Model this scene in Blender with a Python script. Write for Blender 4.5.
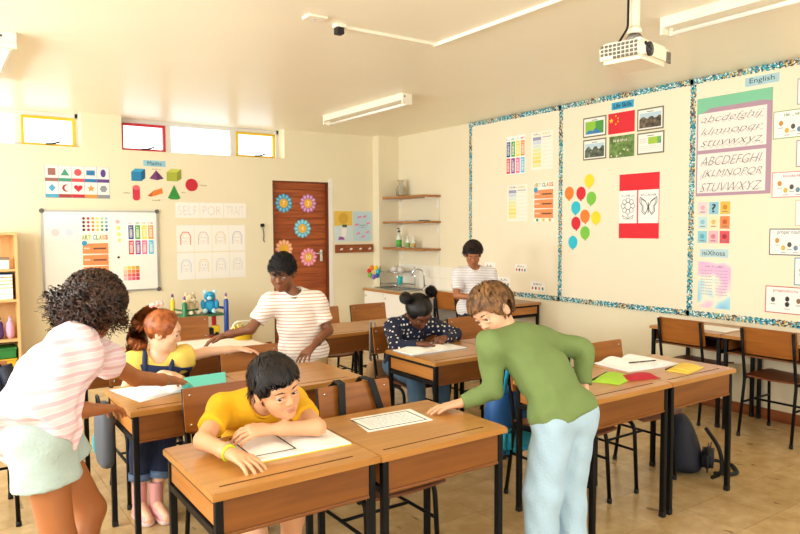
import bpy, bmesh, math, random
import numpy as np
from mathutils import Vector, Matrix, Quaternion
random.seed(7); RNG = np.random.RandomState(11)
SC = bpy.context.scene; C = SC.collection
for o in list(bpy.data.objects): bpy.data.objects.remove(o)

# ------------------------------------------------------------------ camera
cam_d = bpy.data.cameras.new('camera'); cam = bpy.data.objects.new('camera', cam_d); C.objects.link(cam)
SC.camera = cam
YAW, PITCH, ROLL, FPX = math.radians(34.674), math.radians(3.384), math.radians(-0.314), 677.2
cf = Vector((math.sin(YAW)*math.cos(PITCH), math.cos(YAW)*math.cos(PITCH), -math.sin(PITCH)))
cr = Vector((math.cos(YAW), -math.sin(YAW), 0)); cu = cr.cross(cf)
cr2 = cr*math.cos(ROLL)+cu*math.sin(ROLL); cu2 = -cr*math.sin(ROLL)+cu*math.cos(ROLL)
cam.matrix_world = Matrix(((cr2.x, cu2.x, -cf.x, 0), (cr2.y, cu2.y, -cf.y, 0), (cr2.z, cu2.z, -cf.z, 1.5), (0, 0, 0, 1)))
cam_d.sensor_width = 36; cam_d.lens = 36*FPX/800; cam_d.clip_start = .05; cam_d.clip_end = 200

# ------------------------------------------------------------------ daylight and exposure
XR, YB, ZC = 5.27, 7.79, 2.717          # right wall, back wall, ceiling
XL, YF = -2.3, -1.3                    # left wall and wall behind the photographer
wd = bpy.data.worlds.new('sky'); SC.world = wd; wd.use_nodes = True
nt = wd.node_tree; bg = nt.nodes['Background']
bg.inputs[0].default_value = (.88, .95, 1, 1); bg.inputs[1].default_value = 3.0
def area(name, loc, rot, sx, sy, energy, col=(.885, .965, 1)):
    l = bpy.data.lights.new(name, 'AREA'); l.shape = 'RECTANGLE'; l.size = sx; l.size_y = sy; l.energy = energy; l.color = col
    o = bpy.data.objects.new(name, l); C.objects.link(o); o.location = loc; o.rotation_euler = rot
    return o
LEFT_WIN = [(.9, 2.7), (3.2, 5.0), (5.5, 7.3)]      # y ranges of the big windows in the left wall
REAR_WIN = [(-.9, 1.3), (2.0, 4.2)]                  # x ranges of the windows behind the photographer
WZ = (.95, 2.45)
for a, b in LEFT_WIN:
    area('window_daylight', (XL-.12, (a+b)/2, (WZ[0]+WZ[1])/2), (0, math.radians(-90), 0), WZ[1]-WZ[0], b-a, 116)
for a, b in REAR_WIN:
    area('window_daylight', ((a+b)/2, YF-.12, (WZ[0]+WZ[1])/2), (math.radians(90), 0, 0), b-a, WZ[1]-WZ[0], 42)
SC.view_settings.view_transform = 'Standard'; SC.view_settings.look = 'None'; SC.view_settings.gamma = 1
SC.view_settings.use_curve_mapping = False; SC.view_settings.exposure = .04
try:
    SC.cycles.use_denoising = True; SC.cycles.max_bounces = 10; SC.cycles.diffuse_bounces = 6; SC.cycles.sample_clamp_indirect = 8
    SC.cycles.caustics_reflective = False; SC.cycles.caustics_refractive = False
except Exception: pass

# ------------------------------------------------------------------ materials
MATS = {}
def srgb(h):
    if isinstance(h, str):
        h = h.lstrip('#'); v = [int(h[i:i+2], 16)/255 for i in (0, 2, 4)]
        return tuple(((c+.055)/1.055)**2.4 if c > .04045 else c/12.92 for c in v)
    return tuple(h)
def mat(name, col, rough=.6, metal=0., spec=.5, bump=0., bscale=60., var=0., vscale=4., sss=0., coat=0.):
    if name in MATS: return MATS[name]
    m = bpy.data.materials.new(name); m.use_nodes = True; MATS[name] = m
    nt = m.node_tree; b = nt.nodes['Principled BSDF']; c = srgb(col)
    b.inputs['Base Color'].default_value = (*c, 1); b.inputs['Roughness'].default_value = rough
    b.inputs['Metallic'].default_value = metal; b.inputs['Specular IOR Level'].default_value = spec
    if sss: b.inputs['Subsurface Weight'].default_value = sss; b.inputs['Subsurface Radius'].default_value = (.02, .008, .004); b.inputs['Subsurface Scale'].default_value = .5
    if coat: b.inputs['Coat Weight'].default_value = coat; b.inputs['Coat Roughness'].default_value = .15
    if bump or var:
        tc = nt.nodes.new('ShaderNodeTexCoord'); n = nt.nodes.new('ShaderNodeTexNoise')
        nt.links.new(tc.outputs['Object'], n.inputs['Vector']); n.inputs['Scale'].default_value = bscale if bump else vscale; n.inputs['Detail'].default_value = 4
        if bump:
            bp = nt.nodes.new('ShaderNodeBump'); bp.inputs['Strength'].default_value = bump; bp.inputs['Distance'].default_value = .01
            nt.links.new(n.outputs['Fac'], bp.inputs['Height']); nt.links.new(bp.outputs['Normal'], b.inputs['Normal'])
        if var:
            n2 = nt.nodes.new('ShaderNodeTexNoise'); n2.inputs['Scale'].default_value = vscale; n2.inputs['Detail'].default_value = 5
            nt.links.new(tc.outputs['Object'], n2.inputs['Vector'])
            r = nt.nodes.new('ShaderNodeValToRGB'); nt.links.new(n2.outputs['Fac'], r.inputs[0])
            r.color_ramp.elements[0].position = .3; r.color_ramp.elements[1].position = .7
            r.color_ramp.elements[0].color = (*[max(0, x*(1-var)) for x in c], 1); r.color_ramp.elements[1].color = (*[min(1, x*(1+var*.6)) for x in c], 1)
            nt.links.new(r.outputs[0], b.inputs['Base Color'])
    return m
def ramp_mat(name, build, rough=.6, bump=None, spec=.5):
    """build(nt, texcoord node) -> colour socket"""
    if name in MATS: return MATS[name]
    m = bpy.data.materials.new(name); m.use_nodes = True; MATS[name] = m
    nt = m.node_tree; b = nt.nodes['Principled BSDF']; b.inputs['Roughness'].default_value = rough; b.inputs['Specular IOR Level'].default_value = spec
    tc = nt.nodes.new('ShaderNodeTexCoord')
    nt.links.new(build(nt, tc), b.inputs['Base Color'])
    return m
def mapping(nt, tc, scale, rot=(0, 0, 0), out='Object'):
    mp = nt.nodes.new('ShaderNodeMapping'); mp.inputs['Scale'].default_value = scale; mp.inputs['Rotation'].default_value = rot
    nt.links.new(tc.outputs[out], mp.inputs[0]); return mp.outputs[0]
def ramp(nt, sock, stops, interp='LINEAR'):
    r = nt.nodes.new('ShaderNodeValToRGB'); r.color_ramp.interpolation = interp
    e = r.color_ramp.elements
    while len(e) < len(stops): e.new(.5)
    for el, (p, c) in zip(e, stops): el.position = p; el.color = (*srgb(c), 1)
    nt.links.new(sock, r.inputs[0]); return r.outputs[0]
def wood(name, dark, light, rough=.35, axis='x', scale=1., coat=.0):
    def build(nt, tc):
        sc = {'x': (1.2, 14, 14), 'y': (14, 1.2, 14), 'z': (14, 14, 1.2)}[axis]
        v = mapping(nt, tc, tuple(s*scale for s in sc))
        n = nt.nodes.new('ShaderNodeTexNoise'); n.inputs['Scale'].default_value = 2.2; n.inputs['Detail'].default_value = 6; n.inputs['Distortion'].default_value = .6
        add = nt.nodes.new('ShaderNodeVectorMath'); add.operation = 'ADD'
        oi = nt.nodes.new('ShaderNodeObjectInfo'); mul = nt.nodes.new('ShaderNodeVectorMath'); mul.operation = 'SCALE'; mul.inputs['Scale'].default_value = 37
        cmb = nt.nodes.new('ShaderNodeCombineXYZ')
        for k in range(3): nt.links.new(oi.outputs['Random'], cmb.inputs[k])
        nt.links.new(cmb.outputs[0], mul.inputs[0]); nt.links.new(v, add.inputs[0]); nt.links.new(mul.outputs[0], add.inputs[1])
        nt.links.new(add.outputs[0], n.inputs['Vector'])
        return ramp(nt, n.outputs['Fac'], [(.3, dark), (.68, light)])
    m = ramp_mat(name, build, rough)
    if coat:
        b = m.node_tree.nodes['Principled BSDF']; b.inputs['Coat Weight'].default_value = coat; b.inputs['Coat Roughness'].default_value = .2
    return m
WALLC = '#eadfc1'
M_wall = mat('wall_paint', WALLC, .75, bump=.06, bscale=130, var=.02, vscale=1.5)
M_ceil = mat('ceiling_paint', '#faf4de', .34, bump=.03, bscale=14, var=.02, vscale=1.2, spec=.4)
M_white = mat('white_paint', '#efece4', .45)
M_top = wood('desk_top_wood', '#a66e30', '#ba8240', .3, 'x', .8, coat=.25)
M_panel = wood('desk_panel_wood', '#6c3a0c', '#844c14', .45, 'x', .8, coat=.05)
M_chairw = wood('chair_plywood', '#8a4c10', '#a5621c', .45, 'x', .8, coat=.05)
M_seat = wood('chair_seat_wood', '#5e2f18', '#7c4426', .4, 'x', .8)
M_steel = mat('black_steel', '#07080a', .5, spec=.22)
M_rub = mat('black_rubber', '#0c0c0d', .7)
M_door = wood('door_wood', '#8a3c14', '#b25a24', .5, 'x', .7)
M_skirt = wood('skirting_wood', '#7a3d1c', '#9a5428', .4, 'y', .7)
M_shelf = wood('shelf_wood', '#96602c', '#b47a40', .45, 'y', .7)
M_case = wood('bookcase_wood', '#d9a766', '#e6bb80', .5, 'z', .6)
M_paper = mat('paper', '#f4f2ee', .8)
M_ink = mat('ink', '#2b2b30', .8)
M_chrome = mat('chrome', '#d0d2d4', .12, 1.)
def M(col, rough=.7): return mat('plain_'+(col.lstrip('#') if isinstance(col, str) else '_'.join('%.2f' % c for c in col)), col, rough)

# ------------------------------------------------------------------ objects
def empty(name, loc=(0, 0, 0), rz=0):
    o = bpy.data.objects.new(name, None); C.objects.link(o); o.location = loc; o.rotation_euler = (0, 0, rz); o.empty_display_size = .05
    return o
def tag(o, label=None, cat=None, group=None, kind=None):
    if label: o['label'] = label
    if cat: o['category'] = cat
    if group: o['group'] = group
    if kind: o['kind'] = kind
    return o
def obj(name, mesh, m=None, parent=None, smooth=False):
    if isinstance(mesh, bmesh.types.BMesh):
        bm = mesh; mesh = bpy.data.meshes.new(name); bm.to_mesh(mesh); bm.free()
    if m is not None and not mesh.materials:
        for mm in (m if isinstance(m, (list, tuple)) else [m]): mesh.materials.append(mm)
    if smooth: mesh.shade_smooth()
    o = bpy.data.objects.new(name, mesh); C.objects.link(o)
    if parent is not None: o.parent = parent
    return o
def pydata(name, v, f, m=None, parent=None, smooth=False):
    me = bpy.data.meshes.new(name); me.from_pydata([tuple(p) for p in v], [], f); me.update()
    return obj(name, me, m, parent, smooth)
def kids(o): return [c for c in bpy.data.objects if c.parent == o]
def copy_tree(o, parent=None):
    c = o.copy(); C.objects.link(c); c.parent = parent
    for ch in list(o.children): copy_tree(ch, c)
    return c
def box(bm, x0, x1, y0, y1, z0, z1, mi=0, bev=0.):
    vs = [bm.verts.new(p) for p in ((x0, y0, z0), (x1, y0, z0), (x1, y1, z0), (x0, y1, z0), (x0, y0, z1), (x1, y0, z1), (x1, y1, z1), (x0, y1, z1))]
    fs = [bm.faces.new([vs[i] for i in q]) for q in ((3, 2, 1, 0), (4, 5, 6, 7), (0, 1, 5, 4), (1, 2, 6, 5), (2, 3, 7, 6), (3, 0, 4, 7))]
    for f in fs: f.material_index = mi
    if bev:
        es = list({e for f in fs for e in f.edges})
        bmesh.ops.bevel(bm, geom=es, offset=bev, segments=2, affect='EDGES', profile=.6)
    return vs
def bx(*a, **k): bm = bmesh.new(); box(bm, *a, **k); return bm
def tube(bm, pts, r, n=8, caps=True, taper=None):
    pts = [Vector(p) for p in pts]; rings = []; up = None
    for i, p in enumerate(pts):
        t = ((pts[min(i+1, len(pts)-1)]-p).normalized()+(p-pts[max(i-1, 0)]).normalized())
        if t.length < 1e-6: t = Vector((0, 0, 1))
        t.normalize()
        if up is None:
            up = t.orthogonal().normalized()
        else:
            up = (up-t*up.dot(t)); up = up.normalized() if up.length > 1e-6 else t.orthogonal().normalized()
        s = t.cross(up); rr = r if taper is None else taper[i]
        rings.append([bm.verts.new(p+(up*math.cos(2*math.pi*k/n)+s*math.sin(2*math.pi*k/n))*rr) for k in range(n)])
    for a, b in zip(rings, rings[1:]):
        for k in range(n): f = bm.faces.new((a[k], a[(k+1) % n], b[(k+1) % n], b[k])); f.smooth = n > 4
    if caps: bm.faces.new(list(reversed(rings[0]))); bm.faces.new(rings[-1])
    return rings
def tb(pts, r, n=8, **k): bm = bmesh.new(); tube(bm, pts, r, n, **k); return bm
def arc(pts, rad=.04, seg=5):
    """round the corners of a polyline"""
    P = [Vector(p) for p in pts]; out = [P[0]]
    for i in range(1, len(P)-1):
        a = (P[i-1]-P[i]); b = (P[i+1]-P[i]); r = min(rad, a.length*.49, b.length*.49); a.normalize(); b.normalize()
        s, e = P[i]+a*r, P[i]+b*r
        for k in range(seg+1):
            t = k/seg; out.append(s*(1-t)**2+P[i]*2*t*(1-t)+e*t*t)
    return out+[P[-1]]
def lathe(bm, prof, n=20, c=(0, 0, 0), smooth=True):
    rings = [[bm.verts.new((c[0]+r*math.cos(2*math.pi*k/n), c[1]+r*math.sin(2*math.pi*k/n), c[2]+z)) for k in range(n)] for r, z in prof]
    for a, b in zip(rings, rings[1:]):
        for k in range(n): f = bm.faces.new((a[k], a[(k+1) % n], b[(k+1) % n], b[k])); f.smooth = smooth
    if prof[0][0] > 1e-5: bm.faces.new(list(reversed(rings[0])))
    if prof[-1][0] > 1e-5: bm.faces.new(rings[-1])
def lt(prof, n=20, c=(0, 0, 0)): bm = bmesh.new(); lathe(bm, prof, n, c); return bm
def blob(bm, c, r, seg=16, ring=10, rot=None):
    ret = bmesh.ops.create_uvsphere(bm, u_segments=seg, v_segments=ring, radius=1)
    mt = Matrix.Translation(c) @ (rot.to_4x4() if rot is not None else Matrix.Identity(4)) @ Matrix.Diagonal((*(r if hasattr(r, '__len__') else (r, r, r)), 1))
    bmesh.ops.transform(bm, matrix=mt, verts=ret['verts'])
    for v in ret['verts']:
        for f in v.link_faces: f.smooth = True
def bl(c, r, seg=16, ring=10, rot=None): bm = bmesh.new(); blob(bm, c, r, seg, ring, rot); return bm

class Frame:
    """a flat working plane: u to the right, v up, d out of the surface"""
    def __init__(s, o, ux, uy): s.o = Vector(o); s.u = Vector(ux).normalized(); s.v = Vector(uy).normalized(); s.n = s.u.cross(s.v)
    def p(s, u, v, d=0): return s.o+s.u*u+s.v*v+s.n*d
    def prism(s, pts, d0, d1, bm=None):
        bm = bm or bmesh.new(); a = [bm.verts.new(s.p(u, v, d0)) for u, v in pts]; b = [bm.verts.new(s.p(u, v, d1)) for u, v in pts]
        bm.faces.new(list(reversed(a))); bm.faces.new(b); n = len(pts)
        for k in range(n): bm.faces.new((a[k], a[(k+1) % n], b[(k+1) % n], b[k]))
        return bm
    def rect(s, u0, v0, u1, v1, d0, d1, bm=None): return s.prism([(u0, v0), (u1, v0), (u1, v1), (u0, v1)], d0, d1, bm)
    def disc(s, u, v, r, d0, d1, n=20, bm=None, ry=None): return s.prism([(u+r*math.cos(2*math.pi*k/n), v+(ry or r)*math.sin(2*math.pi*k/n)) for k in range(n)], d0, d1, bm)
    def line(s, pts, w, d0, d1, bm=None):
        bm = bm or bmesh.new()
        for (a, b), (c, e) in zip(pts, pts[1:]):
            L = math.hypot(c-a, e-b) or 1; nx, ny = -(e-b)/L*w/2, (c-a)/L*w/2
            s.prism([(a-nx, b-ny), (c-nx, e-ny), (c+nx, e+ny), (a+nx, b+ny)], d0, d1, bm)
        return bm
    def text(s, txt, u0, v0, u1, v1, d0, m, parent, name='lettering', shear=0., weight=0., space=1.):
        cu = bpy.data.curves.new(name, 'FONT'); cu.body = txt; cu.size = 1; cu.shear = shear; cu.offset = weight; cu.extrude = 0; cu.space_character = space; cu.resolution_u = 3
        to = bpy.data.objects.new('tmp', cu); C.objects.link(to)
        dg = bpy.context.evaluated_depsgraph_get(); me = bpy.data.meshes.new_from_object(to.evaluated_get(dg)); bpy.data.objects.remove(to); bpy.data.curves.remove(cu)
        if not me.vertices: return None
        co = np.array([v.co for v in me.vertices]); lo, hi = co.min(0), co.max(0); sx = (u1-u0)/max(hi[0]-lo[0], 1e-5); sy = (v1-v0)/max(hi[1]-lo[1], 1e-5)
        for v in me.vertices: v.co = s.p(u0+(v.co.x-lo[0])*sx, v0+(v.co.y-lo[1])*sy, d0)
        me.materials.clear(); return obj(name, me, m, parent)
WB = Frame((0, YB, 0), (1, 0, 0), (0, 0, 1))       # back wall
WR = Frame((XR, 0, 0), (0, -1, 0), (0, 0, 1))      # right wall, u = -y
# ------------------------------------------------------------------ room shell
def struct(name, bm, m, label=None): return tag(obj(name, bm, m), label, None, None, 'structure')
# floor: slab (joint colour) and vinyl tiles
flo = struct('floor', bx(XL, XR, YF, YB, -.1, -.004), mat('floor_joint', '#94744a', .7), 'beige vinyl tile floor')
def tile_build(nt, tc):
    geo = nt.nodes.new('ShaderNodeNewGeometry')
    n = nt.nodes.new('ShaderNodeTexNoise'); n.inputs['Scale'].default_value = 7; n.inputs['Detail'].default_value = 7; n.inputs['Roughness'].default_value = .65
    nt.links.new(geo.outputs['Position'], n.inputs['Vector'])
    base = ramp(nt, n.outputs['Fac'], [(.3, '#a88656'), (.5, '#b89868'), (.7, '#c8aa7c')])
    st = nt.nodes.new('ShaderNodeTexNoise'); st.inputs['Scale'].default_value = 13; st.inputs['Detail'].default_value = 3
    mp = nt.nodes.new('ShaderNodeMapping'); mp.inputs['Scale'].default_value = (1, .35, 1); mp.inputs['Rotation'].default_value = (0, 0, .7)
    nt.links.new(geo.outputs['Position'], mp.inputs[0]); nt.links.new(mp.outputs[0], st.inputs['Vector'])
    sr = ramp(nt, st.outputs['Fac'], [(.66, '#ffffff'), (.70, '#5b3a1e')])
    oi = nt.nodes.new('ShaderNodeObjectInfo'); hv = nt.nodes.new('ShaderNodeHueSaturation')
    mr = nt.nodes.new('ShaderNodeMapRange'); mr.inputs[3].default_value = .95; mr.inputs[4].default_value = 1.05
    nt.links.new(oi.outputs['Random'], mr.inputs[0]); nt.links.new(mr.outputs[0], hv.inputs['Value']); nt.links.new(base, hv.inputs['Color'])
    mx = nt.nodes.new('ShaderNodeMix'); mx.data_type = 'RGBA'; mx.blend_type = 'MULTIPLY'; mx.inputs[0].default_value = .55
    nt.links.new(hv.outputs[0], mx.inputs[6]); nt.links.new(sr, mx.inputs[7]); return mx.outputs[2]
M_tile = ramp_mat('vinyl_tile', tile_build, .24)
T = .305; tiles = []
for i in range(int((XR-XL)/T)+1):
    for j in range(int((YB-YF)/T)+1):
        x, y = XR-(i+1)*T+.09, YB-(j+1)*T+.03
        d = (x+.15)*cf.x+(y+.15)*cf.y; s = (x+.15)*cr.x+(y+.15)*cr.y
        py = 267+677*1.5/max(d, .1)
        tiles.append((x, y, d > .8 and abs(s) < .62*d and d < 6.2, d))
vis = sorted([t for t in tiles if t[2]], key=lambda t: t[3])[:300]; vs_ = set((t[0], t[1]) for t in vis)
g = .0012; tme = bpy.data.meshes.new('tile'); bm = bx(g, T-g, g, T-g, -.004, 0); bm.to_mesh(tme); bm.free(); tme.materials.append(M_tile)
for x, y, _, _ in vis:
    if x+T > XR or x < XL or y+T > YB or y < YF: vs_.discard((x, y)); continue
    o = bpy.data.objects.new('tile', tme); C.objects.link(o); o.parent = flo; o.location = (x, y, 0)
bm = bmesh.new()
for x, y, _, _ in tiles:
    if (x, y) in vs_: continue
    x0, x1, y0, y1 = max(x+g, XL), min(x+T-g, XR), max(y+g, YF), min(y+T-g, YB)
    if x1 > x0 and y1 > y0: box(bm, x0, x1, y0, y1, -.004, 0)
tag(obj('far_tiles', bm, M_tile, flo), kind='stuff')
struct('ceiling', bx(XL-.2, XR+.2, YF-.2, YB+.3, ZC, ZC+.12), M_ceil, 'smooth cream painted ceiling')
# back wall with two clerestory openings and the door opening
SZ = 2.352; DX0, DX1, DZ = 3.485, 4.262, 2.08; WA0, WA1, WB0, WB1 = -1.0, 1.335, 1.738, 3.652; TW = .26
bm = bmesh.new()
for a in ((XL-.2, DX0, 0, SZ), (DX0, DX1, DZ, SZ), (DX1, XR+.2, 0, SZ), (XL-.2, WA0, SZ, ZC), (WA1, WB0, SZ, ZC), (WB1, XR+.2, SZ, ZC)):
    box(bm, a[0], a[1], YB, YB+TW, a[2], a[3])
wb_ = struct('wall_back', bm, M_wall, 'cream back wall with clerestory openings')
obj('pilaster', bx(4.95, XR, 7.64, YB, 0, ZC), M_wall, wb_)
rw = struct('wall_right', bx(XR, XR+.15, YF-.2, YB+.2, 0, ZC), M_wall, 'cream right wall')
bm = bmesh.new(); ys = [YF-.2]+[y for w in LEFT_WIN for y in w]+[YB+.2]
box(bm, XL-.2, XL, YF-.2, YB+.2, 0, WZ[0]); box(bm, XL-.2, XL, YF-.2, YB+.2, WZ[1], ZC)
for k in range(0, len(ys), 2): box(bm, XL-.2, XL, ys[k], ys[k+1], WZ[0], WZ[1])
struct('wall_left', bm, M_wall, 'cream left wall with large windows')
bm = bmesh.new(); xs = [XL-.2]+[x for w in REAR_WIN for x in w]+[XR+.2]
box(bm, XL-.2, XR+.2, YF-.2, YF, 0, WZ[0]); box(bm, XL-.2, XR+.2, YF-.2, YF, WZ[1], ZC)
for k in range(0, len(xs), 2): box(bm, xs[k], xs[k+1], YF-.2, YF, WZ[0], WZ[1])
struct('wall_front', bm, M_wall, 'cream wall behind the photographer')
struct('baseboard_right', bx(XR-.016, XR, YF, 7.6, 0, .085, bev=.003), M_skirt, 'brown wooden skirting on right wall')
struct('baseboard_back', bx(XL, DX0-.05, YB-.016, YB, 0, .085, bev=.003), M_skirt, 'brown wooden skirting on back wall')
# glass
if True:
    gm = bpy.data.materials.new('window_glass'); gm.use_nodes = True; nt = gm.node_tree; nt.nodes.clear()
    out = nt.nodes.new('ShaderNodeOutputMaterial'); mx = nt.nodes.new('ShaderNodeMixShader'); tr = nt.nodes.new('ShaderNodeBsdfTransparent'); gl = nt.nodes.new('ShaderNodeBsdfGlossy')
    gl.inputs['Roughness'].default_value = .03; mx.inputs[0].default_value = .06
    nt.links.new(tr.outputs[0], mx.inputs[1]); nt.links.new(gl.outputs[0], mx.inputs[2]); nt.links.new(mx.outputs[0], out.inputs[0]); MATS['glass'] = gm
M_frame = mat('window_frame_paint', '#d9d6d0', .5)
YW = YB+.17
def clerestory(name, x0, x1, cas, mull, label):
    w = tag(empty(name, ((x0+x1)/2, YW, SZ)), label, None, None, 'structure')
    def put(n, bm, m, par=w):
        bmesh.ops.translate(bm, verts=bm.verts, vec=(-(x0+x1)/2, -YW, -SZ)); return obj(n, bm, m, par)
    bm = bmesh.new(); z1 = ZC; b = .028
    box(bm, x0, x1, YW, YW+.05, z1-.045, z1); box(bm, x0, x1, YW, YW+.05, SZ, SZ+.02); box(bm, x0, x0+b, YW, YW+.05, SZ, z1); box(bm, x1-b, x1, YW, YW+.05, SZ, z1)
    put('frame', bm, M_frame)
    for a, c in mull: put('mullion', bx(a, c, YW-.002, YW+.052, SZ+.02, z1-.045), M_frame)
    for a, c, col in cas:
        bm = bmesh.new(); t = .026; zz0, zz1 = SZ+.012, z1-.05
        box(bm, a, c, YW-.014, YW+.03, zz1-t, zz1); box(bm, a, c, YW-.014, YW+.03, zz0, zz0+t); box(bm, a, a+t, YW-.014, YW+.03, zz0+t, zz1-t); box(bm, c-t, c, YW-.014, YW+.03, zz0+t, zz1-t)
        cs = put('casement', bm, M(col, .4)); cs['label'] = {'#e2b90e': 'yellow painted casement', '#c8202a': 'red painted casement'}[col]
        h = bmesh.new(); xm = (a+c)/2+.03; tube(h, arc([(xm-.06, YW-.03, zz0+.02), (xm, YW-.045, zz0+.022), (xm+.07, YW-.06, zz0+.045)], .02), .008, 6); put('latch', h, M_rub, cs)
    edges = [x0+b]+[v for m_ in mull for v in m_]+[x1-b]
    for k in range(0, len(edges), 2): put('pane', bx(edges[k], edges[k+1], YW+.02, YW+.024, SZ+.02, z1-.045), MATS['glass'])
clerestory('window_1', WA0, WA1, [(.80, 1.304, '#e2b90e')], [(-.2, -.15), (.742, .80)], 'clerestory window left of pier, one yellow casement')
clerestory('window_2', WB0, WB1, [(1.766, 2.247, '#c8202a'), (3.092, 3.6, '#e2b90e')], [(2.247, 2.314), (3.02, 3.092)], 'clerestory window right of pier, red and yellow casements')
n_ = 3
for rng, ax in [(w, 'y') for w in LEFT_WIN]+[(w, 'x') for w in REAR_WIN]:
    bm = bmesh.new(); t = .05; a, b = rng; cut = [a, a+t, (a+b)/2-t/2, (a+b)/2+t/2, b-t, b]
    seg = [(cut[0], cut[1], *WZ), (cut[2], cut[3], *WZ), (cut[4], cut[5], *WZ), (a, b, WZ[0], WZ[0]+t), (a, b, WZ[1]-t, WZ[1])]
    for s in seg:
        if ax == 'y': box(bm, XL-.09, XL-.04, s[0], s[1], s[2], s[3])
        else: box(bm, s[0], s[1], YF-.09, YF-.04, s[2], s[3])
    w = struct('window_%d' % n_, bm, M_frame, 'large window with white frame out of view'); n_ += 1

# door of horizontal boards
d = tag(empty('door_1', ((DX0+DX1)/2, YB+.06, 0)), 'brown wooden plank door with paper flowers', None, None, 'structure')
cx = (DX0+DX1)/2
obj('core', bx(DX0-cx+.012, DX1-cx-.012, .012, .04, .01, DZ-.01), mat('door_core', '#4a1f0c', .7), d)
nb = 23; ph = (DZ-.02)/nb
pm = bpy.data.meshes.new('plank'); bm = bx(DX0-cx+.012, DX1-cx-.012, 0, .012, .002, ph-.002, bev=.003); bm.to_mesh(pm); bm.free(); pm.materials.append(M_door)
for k in range(nb):
    o = bpy.data.objects.new('plank', pm); C.objects.link(o); o.parent = d; o.location = (0, RNG.uniform(-.0015, .0015), .01+k*ph)
h = obj('lock_plate', bx(.285, .325, -.008, 0, 1.06, 1.21, bev=.003), M_chrome, d)
bm = bmesh.new(); tube(bm, arc([(.305, -.005, 1.165), (.305, -.05, 1.165), (.20, -.055, 1.165)], .02), .009, 8); obj('handle', bm, M_chrome, d)
obj('lock', tb([(.305, -.008, 1.095), (.305, -.018, 1.095)], .012, 10), M_chrome, d)
bm = bmesh.new(); t = .035
box(bm, DX0-.001, DX0+.012, YB, YB+.1, 0, DZ); box(bm, DX1-.012, DX1+.001, YB, YB+.1, 0, DZ); box(bm, DX0, DX1, YB, YB+.1, DZ-.012, DZ+.001)
struct('trim_1', bm, mat('jamb_dark', '#6b3216', .5), 'dark door jamb lining')
bm = bmesh.new(); box(bm, DX1+.001, DX1+.06, YB-.006, YB, 0, DZ+.05); struct('trim_2', bm, M_white, 'white strip beside the door')

# ------------------------------------------------------------------ desks
DW, DD, DH = .60, .53, .70
def desk_proto():
    r = empty('school_desk')
    # top with a real pencil groove near the far edge (y = 0 is the panel side, y = DD the pupil's side)
    xs = [0, .04, .52, DW]; ys = [0, .050, .059, DD]; bm = bmesh.new(); z = DH; th = .024
    gv = {(i, j): bm.verts.new((x, y, z)) for i, x in enumerate(xs) for j, y in enumerate(ys)}
    for i in range(3):
        for j in range(3):
            q = [gv[i, j], gv[i+1, j], gv[i+1, j+1], gv[i, j+1]]
            if (i, j) == (1, 1):
                lo = [bm.verts.new(v.co-Vector((0, 0, .007))) for v in q]; f = bm.faces.new(lo); f.material_index = 1
                for k in range(4): ff = bm.faces.new((q[k], q[(k+1) % 4], lo[(k+1) % 4], lo[k])); ff.material_index = 1
            else: bm.faces.new(q)
    ring = [gv[i, 0] for i in range(4)]+[gv[3, j] for j in range(1, 4)]+[gv[i, 3] for i in (2, 1, 0)]+[gv[0, j] for j in (2, 1)]
    bt = [bm.verts.new(v.co-Vector((0, 0, th))) for v in ring]; n = len(ring)
    for k in range(n): bm.faces.new((ring[(k+1) % n], ring[k], bt[k], bt[(k+1) % n]))
    bm.faces.new(bt)
    es = [e for e in bm.edges if all(v in ring for v in e.verts) and len(e.link_faces) == 2]
    bmesh.ops.bevel(bm, geom=es, offset=.005, segments=2, affect='EDGES')
    bmesh.ops.recalc_face_normals(bm, faces=bm.faces)
    obj('top', bm, [M_top, mat('groove', '#6a3c1a', .7)], r)
    L = .026; e = .012; zt = DH-th; zp = zt-.112
    obj('front_panel', bx(e+L, DW-e-L, e+.004, e+.018, zp, zt, bev=.002), M_panel, r)
    obj('panel_lip', bx(e+L, DW-e-L, e, e+.022, zp-.012, zp, bev=.003), M_panel, r)
    for s in (0, 1):
        x0 = e+.006 if s == 0 else DW-e-.018
        obj('side_panel', bx(x0, x0+.012, e+L, DD-e-L, zp+.02, zt-.018), wood('desk_side_wood', '#a9682a', '#bd7c3a', .38, 'y', .8), r)
        x1 = e if s == 0 else DW-e-.022
        obj('top_rail', bx(x1, x1+.022, e+L, DD-e-L, zt-.02, zt, bev=.003), M_steel, r)
        obj('side_rail', bx(x1, x1+.022, e+L, DD-e-L, zp-.012, zp+.012, bev=.003), M_steel, r)
    obj('bottom_shelf', bx(e+L, DW-e-L, e+.02, DD-e-.01, zp, zp+.01), M_panel, r)
    for sx in (0, 1):
        for sy in (0, 1):
            x, y = (e if sx == 0 else DW-e-L), (e if sy == 0 else DD-e-L)
            l = obj('leg', bx(x, x+L, y, y+L, .012, zt, bev=.005), M_steel, r)
            obj('foot_cap', bx(x-.001, x+L+.001, y-.001, y+L+.001, 0, .03, bev=.004), M_rub, l)
    return r
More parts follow.
